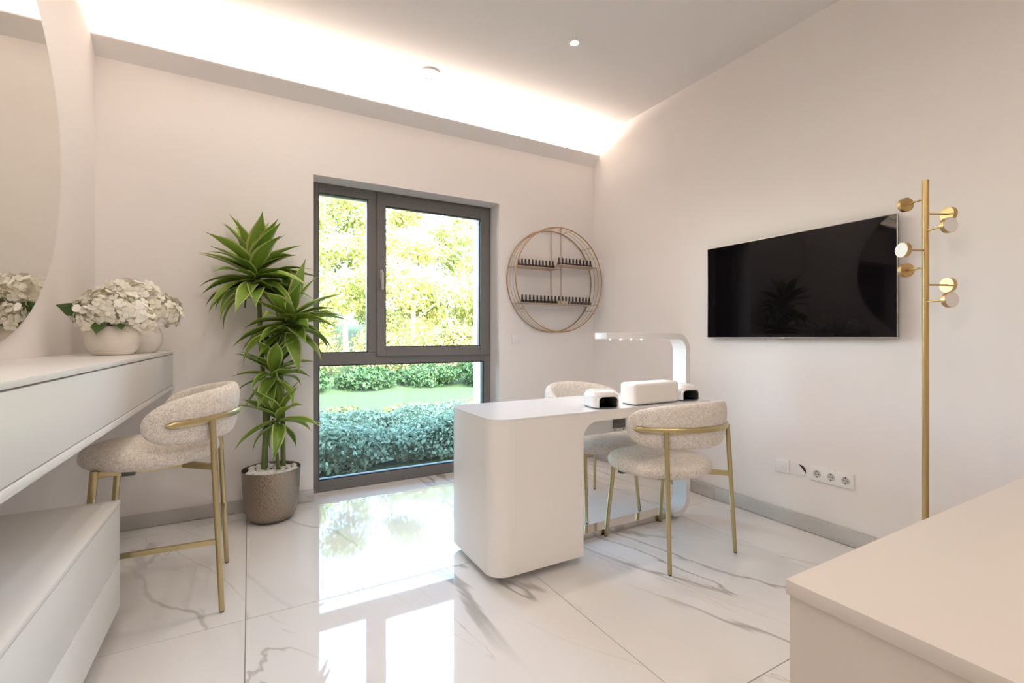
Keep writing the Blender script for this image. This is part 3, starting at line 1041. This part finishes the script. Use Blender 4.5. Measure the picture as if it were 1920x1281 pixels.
# ---------------------------------------------------------------- round wire shelf and polish bottles
SC = Vector((2.36, WY, 1.629)); SR = 0.4525; SDEP = 0.158
sh = tag(empty('wall_shelf', SC), 'round gold wire wall shelf with rows of nail polish on the back wall', 'shelf')
def ring_part(name, y, r):
    bm = bmesh.new()
    tube(bm, [(SR * math.cos(2 * math.pi * k / 96), y, SR * math.sin(2 * math.pi * k / 96)) for k in range(96)], r, 8, closed=True)
    finish(name, bm, M_brass_shelf, sh)
ring_part('ring', -0.006, 0.0052)
ring_part('ring', -SDEP, 0.0052)
ring_part('thin_ring', -0.006 - (SDEP - 0.006) * 0.36, 0.0020)
ring_part('thin_ring', -0.006 - (SDEP - 0.006) * 0.68, 0.0020)
for a in (43, 75, 128, 215, 325):
    bm = bmesh.new()
    c, s = SR * math.cos(math.radians(a)), SR * math.sin(math.radians(a))
    tube(bm, [(c, -0.006, s), (c, -SDEP, s)], 0.0022, 8)
    finish('cross_tie', bm, M_brass_shelf, sh)
def chord(z): return math.sqrt(max(SR ** 2 - z ** 2, 0))
zl, zr, zlow = 1.727 - SC.z, 1.766 - SC.z, 1.422 - SC.z
for y in (-0.006, -SDEP):
    bm = bmesh.new(); tube(bm, [(0, y, zlow), (0, y, SR)], 0.0030, 8); finish('upright', bm, M_brass_shelf, sh)
def plank(x0, x1, z):
    bm = bmesh.new(); box(bm, x0, x1, -SDEP + 0.001, -0.006, z - 0.004, z, 0.0008, 1); finish('shelf_board', bm, M_shelfboard, sh)
plank(-chord(zl) + 0.003, 0.0, zl)
plank(0.0, chord(zr) - 0.003, zr)
plank(-chord(zlow) + 0.003, chord(zlow) - 0.003, zlow)

M_cap = mat('polish_cap_black', (0.012, 0.011, 0.010), 0.35)
POL = {}
def polish_mat(c):
    if c not in POL:
        POL[c] = mat('polish_glass', c, 0.12, spec=0.6)
    return POL[c]
def bottle_proto(c):
    r = empty('nail_polish_bottle')
    bm = bmesh.new()
    prism(bm, rrect(-0.0125, 0.0125, -0.0125, 0.0125, 0.004, 3), 'z', 0.0, 0.030, 0.0018, 1)
    lathe(bm, [(0.0075, 0.028), (0.0065, 0.034), (0, 0.034)], 10)
    finish('glass', bm, polish_mat(c), r)
    bm = bmesh.new(); lathe(bm, [(0, 0.033), (0.0088, 0.033), (0.0084, 0.05), (0.0068, 0.071), (0.006, 0.073), (0, 0.073)], 12)
    finish('cap', bm, M_cap, r)
    return r
dark = [(0.035, 0.012, 0.012), (0.05, 0.015, 0.018), (0.028, 0.016, 0.012), (0.06, 0.02, 0.03)]
greys = [(0.10, 0.09, 0.085), (0.12, 0.11, 0.105), (0.09, 0.085, 0.085)]
nudes = [(0.62, 0.50, 0.42), (0.70, 0.60, 0.54), (0.66, 0.56, 0.47)]
blacks = [(0.025, 0.018, 0.015), (0.04, 0.022, 0.016), (0.03, 0.025, 0.02)]
protos = {}
used = set()
ORD = ['first', 'second', 'third', 'fourth', 'fifth', 'sixth', 'seventh', 'eighth', 'ninth', 'tenth', 'eleventh', 'twelfth', 'thirteenth', 'fourteenth', 'fifteenth', 'sixteenth', 'seventeenth', 'eighteenth', 'nineteenth', 'twentieth']
def bottle(c, x, z, label, group):
    if c not in protos:
        protos[c] = bottle_proto(c); o = protos[c]
    else:
        o = copy_tree(protos[c])
    o.location = (x, WY - 0.070, z)
    tag(o, label, 'bottle', group)
for i in range(11):
    bottle(dark[i % 4] if i % 5 else dark[(i + 1) % 4], 1.985 + i * (2.335 - 1.985) / 10, 1.727, 'dark nail polish bottle, %s from the left on the upper left board' % ORD[i], 'nail polish on the upper left board')
for i in range(10):
    bottle(dark[(i * 3 + 1) % 4], 2.400 + i * (2.752 - 2.400) / 9, 1.766, 'dark nail polish bottle, %s from the left on the upper right board' % ORD[i], 'nail polish on the upper right board')
for i in range(20):
    c = blacks[i % 3] if i < 10 else (nudes[i - 10] if i < 13 else greys[i % 3])
    w = 'dark brown' if i < 10 else ('pale nude' if i < 13 else 'grey')
    bottle(c, 2.022 + i * (2.742 - 2.022) / 19, 1.422, '%s nail polish bottle, %s from the left on the lower board' % (w, ORD[i]), 'nail polish on the lower board')

# ---------------------------------------------------------------- ceiling speaker, visible downlight and added fill downlights
sp = tag(empty('ceiling_speaker', (1.112, 3.170, CEIL)), 'round white speaker grille in the ceiling near the light cove', 'speaker')
bm = bmesh.new(); lathe(bm, [(0.060, -0.006), (0.064, -0.010), (0.072, -0.009), (0.077, -0.003), (0.077, 0.0)], 48); finish('bezel', bm, M_white, sp)
bm = bmesh.new(); lathe(bm, [(0, -0.0065), (0.061, -0.0065), (0.061, -0.002), (0, -0.002)], 48)
def grille():
    m = mat('speaker_mesh', (0.72, 0.66, 0.61), 0.6)
    k = N(m)
    v = k.n('ShaderNodeTexVoronoi', i_Scale=260.0, i_Randomness=0.0)
    k.l(k.coord('Object'), v.inputs['Vector'])
    c = k.ramp(v.outputs['Distance'], [(0.30, (0.42, 0.36, 0.32)), (0.42, (0.74, 0.68, 0.63))])
    k.l(c, k.b.inputs['Base Color'])
    return m
finish('grille', bm, grille(), sp)
dl_proto = None
for i, (x, y) in enumerate(DOWNLIGHTS_AND_FILL):
    if i == 0:
        r = empty('downlight', (x, y, CEIL))
        bm = bmesh.new(); lathe(bm, [(0.026, -0.0005), (0.027, -0.003), (0.040, -0.003), (0.042, 0.0)], 32); finish('trim_ring', bm, M_white, r)
        bm = bmesh.new(); lathe(bm, [(0, -0.0012), (0.0265, -0.0012), (0.0265, 0.0), (0, 0.0)], 24); finish('lens', bm, M_led, r)
        dl_proto = r
        tag(r, 'small lit round downlight in the ceiling', 'downlight', 'recessed ceiling downlights')
    else:
        r = copy_tree(dl_proto)
        r.location = (x, y, CEIL)
        tag(r, 'small round ceiling downlight added out of view as fill light, %s in the list' % ORD[i], 'downlight', 'recessed ceiling downlights')

# ---------------------------------------------------------------- dracaena in a hammered pot
PC = Vector((0.122, 3.285, 0.0))
plant = tag(empty('potted_dracaena', PC), 'tall variegated dracaena with four leafy crowns in a hammered bronze pot', 'potted plant')
bm = bmesh.new()
lathe(bm, [(0, 0.0), (0.085, 0.0), (0.108, 0.006), (0.128, 0.022), (0.143, 0.052), (0.152, 0.10), (0.160, 0.20), (0.166, 0.315), (0.1655, 0.318), (0.163, 0.317), (0.157, 0.20), (0.150, 0.15), (0, 0.15)], 64)
finish('pot', bm, M_pot, plant)
bm = bmesh.new(); lathe(bm, [(0, 0.15), (0.150, 0.15), (0.159, 0.285), (0, 0.29)], 40); finish('soil', bm, mat('soil', (0.25, 0.22, 0.19), 0.9), plant)
pm = []
for q in range(6):
    bm = bmesh.new()
    bmesh.ops.create_icosphere(bm, subdivisions=2, radius=1.0)
    rr = random.Random(q)
    sx, sy, sz = rr.uniform(0.8, 1.15), rr.uniform(0.7, 1.0), rr.uniform(0.55, 0.75)
    ph = [rr.uniform(0, 6) for _ in range(3)]
    for v in bm.verts:
        f = 1 + 0.07 * math.sin(2.2 * v.co.x + ph[0]) + 0.07 * math.sin(2.7 * v.co.y + ph[1])
        v.co = Vector((v.co.x * sx * f, v.co.y * sy * f, v.co.z * sz * f))
    for f in bm.faces: f.smooth = True
    me = bpy.data.meshes.new('pebble'); bm.to_mesh(me); bm.free(); me.materials.append(M_pebble)
    pm.append(me)
rr = random.Random(5)
pts = []
tries = 0
while len(pts) < 62 and tries < 4000:
    tries += 1
    a, rad = rr.uniform(0, 6.28), 0.138 * math.sqrt(rr.random())
    p = (rad * math.cos(a), rad * math.sin(a))
    if all((p[0] - q[0]) ** 2 + (p[1] - q[1]) ** 2 > 0.0245 ** 2 for q in pts):
        pts.append(p)
for p in pts:
    o = link('pebble', pm[rr.randrange(6)], None, plant, (p[0], p[1], 0.298 + rr.uniform(0, 0.012)), (rr.uniform(-0.3, 0.3), rr.uniform(-0.3, 0.3), rr.uniform(0, 6.28)))
    s = rr.uniform(0.0165, 0.0225); o.scale = (s, s, s)

def px_local(px, py, dy=0.0):
    """point of the plant that stands at image position px, py, on the plane y = PC.y + dy"""
    t = (px - 960) / 879.0
    d = cr * t + cf
    k = (PC.y + dy) / d.y
    return Vector((d.x * k - PC.x, dy, 1.13 - (py - 632.8) / 879.0 * k * d.dot(cf)))

def cane(pts, r0, r1):
    bm = bmesh.new()
    m = len(pts)
    # resample smoothly
    P = []
    for i in range(m - 1):
        for j in range(6): P.append(pts[i].lerp(pts[i + 1], j / 6))
    P.append(pts[-1])
    tube(bm, P, [r0 + (r1 - r0) * i / (len(P) - 1) for i in range(len(P))], 12)
    finish('cane', bm, M_cane, plant)
cane([px_local(494, 893), px_local(499, 800), px_local(508, 730)], 0.0165, 0.0155)
cane([px_local(498, 885, 0.05), px_local(497, 760, 0.05), px_local(489, 640, 0.05), px_local(484, 520, 0.05), px_local(480, 480, 0.04)], 0.014, 0.013)
cane([px_local(531, 884, 0.02), px_local(530, 770, 0.02), px_local(526, 690, 0.01), px_local(530, 620, 0.01), px_local(544, 560, 0.0)], 0.0145, 0.014)
cane([px_local(523, 888, -0.03), px_local(519, 850, -0.03), px_local(516, 832, -0.03), px_local(519, 800, -0.03), px_local(523, 770, -0.03)], 0.0105, 0.008)
cane([px_local(516, 836, -0.03), px_local(512, 815, -0.03), px_local(512, 785, -0.02)], 0.007, 0.006)
cane([px_local(459, 578, 0.05), px_local(461, 555, 0.05), px_local(468, 520, 0.05)], 0.0045, 0.0045)

def leaf_mesh(L, Wd, droop, fold, wave):
    n, mm = 12, 4
    V, Fc, UV = [], [], []
    x = z = 0.0
    a = 0.0
    ds = L / n
    path = []
    for i in range(n + 1):
        path.append((x, z, a))
        a -= droop * (0.4 + 1.2 * i / n) / n
        x += ds * math.cos(a); z += ds * math.sin(a)
    for i, (x, z, a) in enumerate(path):
        u = i / n
        w = Wd * 0.5 * (0.34 + 0.66 * math.sin(math.pi * min(1, u / 0.9) ** 0.72)) * (1 if u < 0.55 else max(0.0, 1 - ((u - 0.55) / 0.45) ** 2.2))
        w = max(w, 0.0006)
        for j in range(mm + 1):
            v = j / mm * 2 - 1
            up = fold * abs(v) * w + wave * math.sin(9 * u + 2.0) * v * w
            V.append((x - math.sin(a) * up, v * w, z + math.cos(a) * up))
            UV.append((u, (v + 1) / 2))
    for i in range(n):
        for j in range(mm):
            q = i * (mm + 1) + j
            Fc.append((q, q + 1, q + mm + 2, q + mm + 1))
    me = bpy.data.meshes.new('leaf')
    me.from_pydata(V, [], Fc)
    uvl = me.uv_layers.new(name='UVMap')
    for lp in me.loops:
        uvl.data[lp.index].uv = UV[lp.vertex_index]
    for p in me.polygons: p.use_smooth = True
    me.materials.append(M_leaf)
    return me
LM = {}
for q, dr in enumerate((0.1, 0.35, 0.7, 1.1, 1.6)):
    for h in range(3):
        LM[(q, h)] = leaf_mesh(1.0, 0.27, dr, 0.35 + 0.15 * h, 0.12 * (h - 1))

def crown(base, axis_len, n, Lr, seed, lean=(0, 0), top_up=78, low=-24):
    rg = random.Random(seed)
    az = rg.uniform(0, 6.28)
    for i in range(n):
        f = i / (n - 1)             # 0 = lowest leaf
        az += 2.39996 + rg.uniform(-0.5, 0.5)
        el = math.radians(min(86, low + (top_up - low) * f ** 1.15 + rg.uniform(-20, 20)))
        L = Lr * (0.80 + 0.35 * math.sin(math.pi * (0.15 + 0.7 * f))) * rg.uniform(0.82, 1.12)
        b = base + Vector((lean[0] * f, lean[1] * f, axis_len * f))
        a = az
        # keep clear of the wall behind: leaves pointing at it turn sideways
        wall = WY - 0.03 - PC.y - b.y
        for _ in range(12):
            if math.sin(a) * math.cos(el) * L > wall - 0.01:
                a += 0.22 * (1 if math.cos(a) < 0 else -1)
                L *= 0.985
            else: break
        q = min(4, max(0, int((1 - f) * 3.2 + rg.uniform(-0.3, 1.2))))
        me = LM[(q, rg.randrange(3))]
        o = link('leaf', me, None, plant, b)
        o.scale = (L, L * rg.uniform(0.85, 1.15), L)
        o.rotation_euler = (rg.uniform(-0.25, 0.25), -el, a)
crown(px_local(478, 545, 0.03), 0.175, 46, 0.325, 21, (-0.005, -0.03))
crown(px_local(541, 628, -0.02), 0.155, 40, 0.310, 33, (0.02, -0.02))
crown(px_local(512, 718, -0.02), 0.125, 24, 0.235, 47, (0.0, 0.0))
crown(px_local(522, 798, -0.04), 0.085, 18, 0.265, 52, (0.0, 0.0))

# ---------------------------------------------------------------- hydrangeas in two bowls
def floret_mesh(seed):
    rg = random.Random(seed)
    V, Fc = [], []
    for p in range(4):
        a = p * math.pi / 2 + rg.uniform(-0.2, 0.2)
        r = rg.uniform(0.85, 1.1)
        cup = rg.uniform(0.10, 0.5)
        u = Vector((math.cos(a), math.sin(a), 0)); w = Vector((-math.sin(a), math.cos(a), 0))
        i0 = len(V)
        rows = [(0.05, 0.06), (0.40, 0.44), (0.78, 0.46), (1.0, 0.18)]
        for (d, hw) in rows:
            zz = cup * d * d * 0.8 - 0.15 * (d > 0.9)
            for s in (-1, 0, 1):
                v = u * (d * r) + w * (s * hw) + Vector((0, 0, zz - 0.05 * abs(s) + 0.06 * p % 2))
                V.append(v[:])
        for i in range(3):
            for j in range(2):
                q = i0 + i * 3 + j
                Fc.append((q, q + 1, q + 4, q + 3))
    me = bpy.data.meshes.new('floret')
    me.from_pydata(V, [], Fc)
    for p in me.polygons: p.use_smooth = True
    me.materials.append(M_petal)
    return me
FM = [floret_mesh(s) for s in range(6)]
def hleaf_mesh():
    V, Fc = [], []
    n = 8
    for i in range(n + 1):
        u = i / n
        w = 0.36 * math.sin(math.pi * u ** 0.8) + 0.004
        for s in (-1, 0, 1): V.append((u, s * w, 0.10 * abs(s) - 0.25 * u * u))
    for i in range(n):
        for j in range(2):
            q = i * 3 + j
            Fc.append((q, q + 1, q + 4, q + 3))
    me = bpy.data.meshes.new('leaf'); me.from_pydata(V, [], Fc)
    for p in me.polygons: p.use_smooth = True
    me.materials.append(M_hleaf)
    return me
HL = hleaf_mesh()
def hydrangea(loc, heads, seed, label, leaves):
    r = tag(empty('hydrangea_bowl', loc), label, 'flowers', 'white hydrangeas on the vanity counter')
    bm = bmesh.new()
    lathe(bm, [(0, 0.0), (0.062, 0.0), (0.075, 0.004), (0.092, 0.028), (0.102, 0.062), (0.101, 0.095), (0.094, 0.120), (0.088, 0.132), (0.084, 0.131), (0.092, 0.095), (0.09, 0.06), (0, 0.03)], 48)
    finish('bowl', bm, M_vase, r)
    rg = random.Random(seed)
    for (c, rad, n) in heads:
        # a soft inner core carries the florets
        bm = bmesh.new()
        bmesh.ops.create_icosphere(bm, subdivisions=2, radius=1.0)
        for v in bm.verts: v.co = Vector(c) + Vector((v.co.x * rad[0] * 0.72, v.co.y * rad[1] * 0.72, v.co.z * rad[2] * 0.72))
        finish('flower_core', bm, M_petal, r, angle=180)
        for i in range(n):
            zz = 1 - 2 * (i + 0.5) / n
            if zz < -0.75: continue
            ph = i * 2.39996 + rg.uniform(-0.3, 0.3)
            q = math.sqrt(1 - zz * zz)
            d = Vector((q * math.cos(ph), q * math.sin(ph), zz))
            k_ = rg.uniform(0.84, 1.08)
            p = Vector(c) + Vector((d.x * rad[0] * k_, d.y * rad[1] * k_, d.z * rad[2] * k_))
            nn = (Vector((d.x / rad[0], d.y / rad[1], d.z / rad[2]))).normalized()
            nn = (nn + Vector((rg.uniform(-.65, .65), rg.uniform(-.65, .65), rg.uniform(-.3, .5)))).normalized()
            o = link('floret', FM[rg.randrange(6)], None, r, p)
            o.rotation_euler = (nn.to_track_quat('Z', 'Y') @ Matrix.Rotation(rg.uniform(0, 6.28), 3, 'Z').to_quaternion()).to_euler()
            s = rg.uniform(0.020, 0.029); o.scale = (s, s, s)
    for (p, L, az, el, roll) in leaves:
        o = link('leaf', HL, None, r, p)
        o.rotation_euler = (math.radians(roll), -math.radians(el), math.radians(az)); o.scale = (L, L, L)
    return r
hydrangea((-0.553, 2.815, 1.048), [((0.0, -0.01, 0.205), (0.125, 0.115, 0.088), 130), ((0.065, 0.0, 0.165), (0.085, 0.085, 0.07), 70), ((-0.045, -0.045, 0.180), (0.085, 0.075, 0.065), 64)], 3,
          'cream bowl of white hydrangeas with dark leaves, nearer of two on the vanity',
          [((-0.085, -0.05, 0.175), 0.105, 190, 32, 62), ((-0.02, -0.095, 0.150), 0.075, 262, -35, 0), ((0.03, -0.09, 0.14), 0.06, 300, -10, 0)])
hydrangea((-0.505, 3.10, 1.048), [((-0.03, 0.0, 0.275), (0.145, 0.125, 0.10), 140), ((0.085, 0.0, 0.215), (0.105, 0.10, 0.085), 80), ((-0.11, -0.01, 0.21), (0.10, 0.09, 0.075), 70)], 9,
          'cream bowl of white hydrangeas standing behind the other, nearer the back wall', [])

# ---------------------------------------------------------------- garden outside
def lawn_mat():
    m = mat('lawn_green', (0.20, 0.30, 0.06), 0.9, spec=0.1)
    k = N(m)
    no = k.n('ShaderNodeTexNoise', i_Scale=14.0, i_Detail=4.0)
    k.l(k.coord('Object'), no.inputs['Vector'])
    k.l(k.mix(no.outputs['Fac'], (0.040, 0.062, 0.028), (0.062, 0.088, 0.042)), k.b.inputs['Base Color'])
    k.bump(no.outputs['Fac'], 0.8, 0.05)
    return m
def terrain():
    V, Fc = [], []
    nx, ny = 40, 44
    for j in range(ny + 1):
        for i in range(nx + 1):
            x = -14 + 40 * i / nx
            y = 4.0 + 30 * j / ny
            z = -0.16
            if y > 11.5: z += (y - 11.5) * 0.16
            V.append((x, y, z))
    for j in range(ny):
        for i in range(nx):
            q = j * (nx + 1) + i
            Fc.append((q, q + 1, q + nx + 2, q + nx + 1))
    me = bpy.data.meshes.new('ground'); me.from_pydata(V, [], Fc)
    return structure(link('ground', me, lawn_mat()))
terrain()

def leaves_mesh(name, blobs, n, size, seed, parent, m, shell=0.55, flat=0.5):
    """leaf cards (rhombi folded along the midrib) scattered through ellipsoid blobs"""
    rg = np.random.default_rng(seed)
    vol = np.array([b[3] * b[4] * b[5] for b in blobs]) ** (2 / 3)
    cnt = np.maximum(1, (n * vol / vol.sum()).astype(int))
    P, Nn = [], []
    for b, c in zip(blobs, cnt):
        d = rg.normal(size=(c, 3)); d /= np.linalg.norm(d, axis=1)[:, None]
        r = shell + (1 - shell) * rg.random(c) ** 0.6
        r *= 1 + 0.16 * np.sin(d[:, 0] * 7 + b[0] * 3) * np.sin(d[:, 2] * 6 + b[1] * 5) + 0.08 * rg.normal(size=c)
        P.append(np.array(b[:3]) + d * r[:, None] * np.array(b[3:6])); Nn.append(d)
    P = np.concatenate(P); Nn = np.concatenate(Nn)
    k = P[:, 2] > -0.14
    P, Nn = P[k], Nn[k]
    c = len(P)
    nrm = Nn + rg.normal(size=(c, 3)) * 0.8 + np.array([0, 0, flat])
    nrm /= np.linalg.norm(nrm, axis=1)[:, None]
    t = rg.normal(size=(c, 3)); t -= nrm * (t * nrm).sum(1)[:, None]; t /= np.linalg.norm(t, axis=1)[:, None]
    b_ = np.cross(nrm, t)
    s = size * (0.6 + 0.8 * rg.random(c))[:, None]
    V = np.empty((c, 4, 3))
    V[:, 0] = P - t * s * 0.5
    V[:, 1] = P + b_ * s * 0.27 + nrm * s * 0.08
    V[:, 2] = P + t * s * 0.5
    V[:, 3] = P - b_ * s * 0.27 + nrm * s * 0.08
    me = bpy.data.meshes.new(name)
    me.vertices.add(c * 4); me.vertices.foreach_set('co', V.reshape(-1))
    me.loops.add(c * 4); me.loops.foreach_set('vertex_index', np.arange(c * 4, dtype=np.int32))
    me.polygons.add(c); me.polygons.foreach_set('loop_start', np.arange(0, c * 4, 4, dtype=np.int32))
    me.polygons.foreach_set('loop_total', np.full(c, 4, dtype=np.int32))
    me.update(calc_edges=True)
    o = link(name, me, m, parent)
    return tag(o, kind='stuff')

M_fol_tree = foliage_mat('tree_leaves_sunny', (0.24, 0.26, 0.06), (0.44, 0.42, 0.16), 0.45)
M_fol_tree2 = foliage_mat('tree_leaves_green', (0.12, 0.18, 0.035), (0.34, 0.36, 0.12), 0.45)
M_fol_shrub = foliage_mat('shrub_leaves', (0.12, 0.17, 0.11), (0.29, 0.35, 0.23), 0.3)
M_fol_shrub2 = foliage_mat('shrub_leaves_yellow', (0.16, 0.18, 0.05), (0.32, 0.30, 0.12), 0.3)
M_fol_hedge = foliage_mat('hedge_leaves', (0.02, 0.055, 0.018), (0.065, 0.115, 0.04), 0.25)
M_bark = mat('bark', (0.32, 0.28, 0.23), 0.9)

def gz(y): return -0.16 + max(0, y - 11.5) * 0.16
def shrub(x, y, rx, ry, h, n, size, seed, label, m, group, name='garden_shrub'):
    r = tag(empty(name, (x, y, gz(y))), label, 'shrub', group)
    rg = random.Random(seed)
    bl = [(0, 0, h * 0.42, rx, ry, h * 0.58)]
    for _ in range(6):
        bl.append((rg.uniform(-.75, .75) * rx, rg.uniform(-.75, .75) * ry, h * rg.uniform(.35, .75), rx * .42, ry * .42, h * .34))
    leaves_mesh('foliage', bl, n, size, seed, r, m)
    bm = bmesh.new()
    for _ in range(5):
        a = rg.uniform(0, 6.28)
        tube(bm, [(0.05 * math.cos(a), 0.05 * math.sin(a), 0), (rx * .3 * math.cos(a), ry * .3 * math.sin(a), h * .45), (rx * .55 * math.cos(a), ry * .55 * math.sin(a), h * .75)], [0.018, 0.012, 0.004], 6)
    finish('stem', bm, M_bark, r)
    return r
near = [(0.72, 4.95, .62, .42, .42, 'nearest the window'), (1.85, 5.0, .62, .42, .40, 'nearest the window on the right'), (2.95, 5.15, .62, .45, .42, 'beyond the right window edge'),
        (0.75, 5.95, .70, .48, .40, 'second from the window at the left'), (2.1, 6.0, .70, .48, .38, 'second from the window in the middle'), (3.35, 6.1, .65, .48, .44, 'second from the window at the right')]
for i, (x, y, rx, ry, h, w) in enumerate(near):
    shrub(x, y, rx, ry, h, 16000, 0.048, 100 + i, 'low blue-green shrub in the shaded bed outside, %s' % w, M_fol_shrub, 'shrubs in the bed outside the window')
mid = [(0.8, 6.95, .70, .42, .27, 'left part'), (2.3, 7.0, .75, .42, .25, 'middle'), (3.85, 7.1, .75, .45, .36, 'right part')]
for i, (x, y, rx, ry, h, w) in enumerate(mid):
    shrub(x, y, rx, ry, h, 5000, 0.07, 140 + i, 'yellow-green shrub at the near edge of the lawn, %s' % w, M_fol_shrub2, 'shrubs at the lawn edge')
hed = [(0.9, 11.7, .75, .5, .52, 'left'), (2.5, 11.8, .75, .5, .48, 'left of the middle'), (4.1, 11.8, .75, .5, .55, 'in the middle'), (5.6, 11.4, .7, .6, .85, 'right, taller than the rest'), (7.1, 11.3, .75, .6, 1.1, 'far right')]
for i, (x, y, rx, ry, h, w) in enumerate(hed):
    shrub(x, y, rx, ry, h, 5500, 0.085, 160 + i, 'dense green bush along the far side of the lawn, %s' % w, M_fol_hedge, 'bushes beyond the lawn', 'garden_bush')
hed2 = [(1.1, 13.2, 1.15, .6, 1.35, 'leftmost'), (3.4, 13.3, 1.15, .6, 1.25, 'left of the middle'), (5.7, 13.3, 1.15, .6, 1.3, 'right of the middle'), (8.0, 13.2, 1.15, .6, 1.35, 'rightmost')]
for i, (x, y, rx, ry, h, w) in enumerate(hed2):
    shrub(x, y, rx, ry, h, 6000, 0.09, 180 + i, 'sunlit bush on the bank behind the lawn bushes, %s' % w, M_fol_shrub2, 'bushes on the bank', 'garden_bush')

def tree(x, y, h, cr_, n, size, seed, label, m):
    r = tag(empty('garden_tree', (x, y, gz(y))), label, 'tree', 'trees behind the garden')
    rg = random.Random(seed)
    bl = []
    for i in range(22):
        f = rg.uniform(0.12, 1.0)
        w = cr_ * (1.0 - 0.55 * max(0, f - 0.4) / 0.6)
        a, q = rg.uniform(0, 6.28), math.sqrt(rg.random()) * w
        s = rg.uniform(.35, .62) * cr_ * 0.75
        bl.append((q * math.cos(a), q * math.sin(a), h * f, s, s, s * .8))
    leaves_mesh('crown', bl, n, size, seed, r, m, shell=0.25)
    bm = bmesh.new()
    tube(bm, [(0, 0, -0.1), (rg.uniform(-.1, .1), 0, h * .4), (rg.uniform(-.2, .2), 0, h * .9)], [0.09, 0.065, 0.02], 8)
    for i in range(9):
        z = h * (0.25 + 0.06 * i)
        a = rg.uniform(0, 6.28)
        tube(bm, [(0, 0, z), (cr_ * .5 * math.cos(a), cr_ * .5 * math.sin(a), z + .5), (cr_ * .85 * math.cos(a), cr_ * .85 * math.sin(a), z + .8)], [0.03, 0.018, 0.006], 6)
    finish('trunk', bm, M_bark, r)
trs = [(0.6, 15.0, 4.8, 1.4, 0), (2.7, 15.6, 5.1, 1.4, 1), (4.7, 15.2, 4.8, 1.4, 0), (6.7, 15.4, 5.1, 1.4, 1), (8.6, 15.0, 4.9, 1.4, 0), (-1.4, 15.4, 4.8, 1.4, 1),
       (1.6, 18.6, 5.0, 1.7, 1), (4.6, 18.8, 4.7, 1.7, 0), (7.6, 18.6, 5.0, 1.7, 1), (10.6, 18.4, 4.8, 1.7, 0)]
wh = ['front row, left', 'front row, second from left', 'front row, middle', 'front row, right', 'front row, far right', 'front row, far left', 'back row, left', 'back row, middle', 'back row, right', 'back row, far right']
for i, (x, y, h, c, k_) in enumerate(trs):
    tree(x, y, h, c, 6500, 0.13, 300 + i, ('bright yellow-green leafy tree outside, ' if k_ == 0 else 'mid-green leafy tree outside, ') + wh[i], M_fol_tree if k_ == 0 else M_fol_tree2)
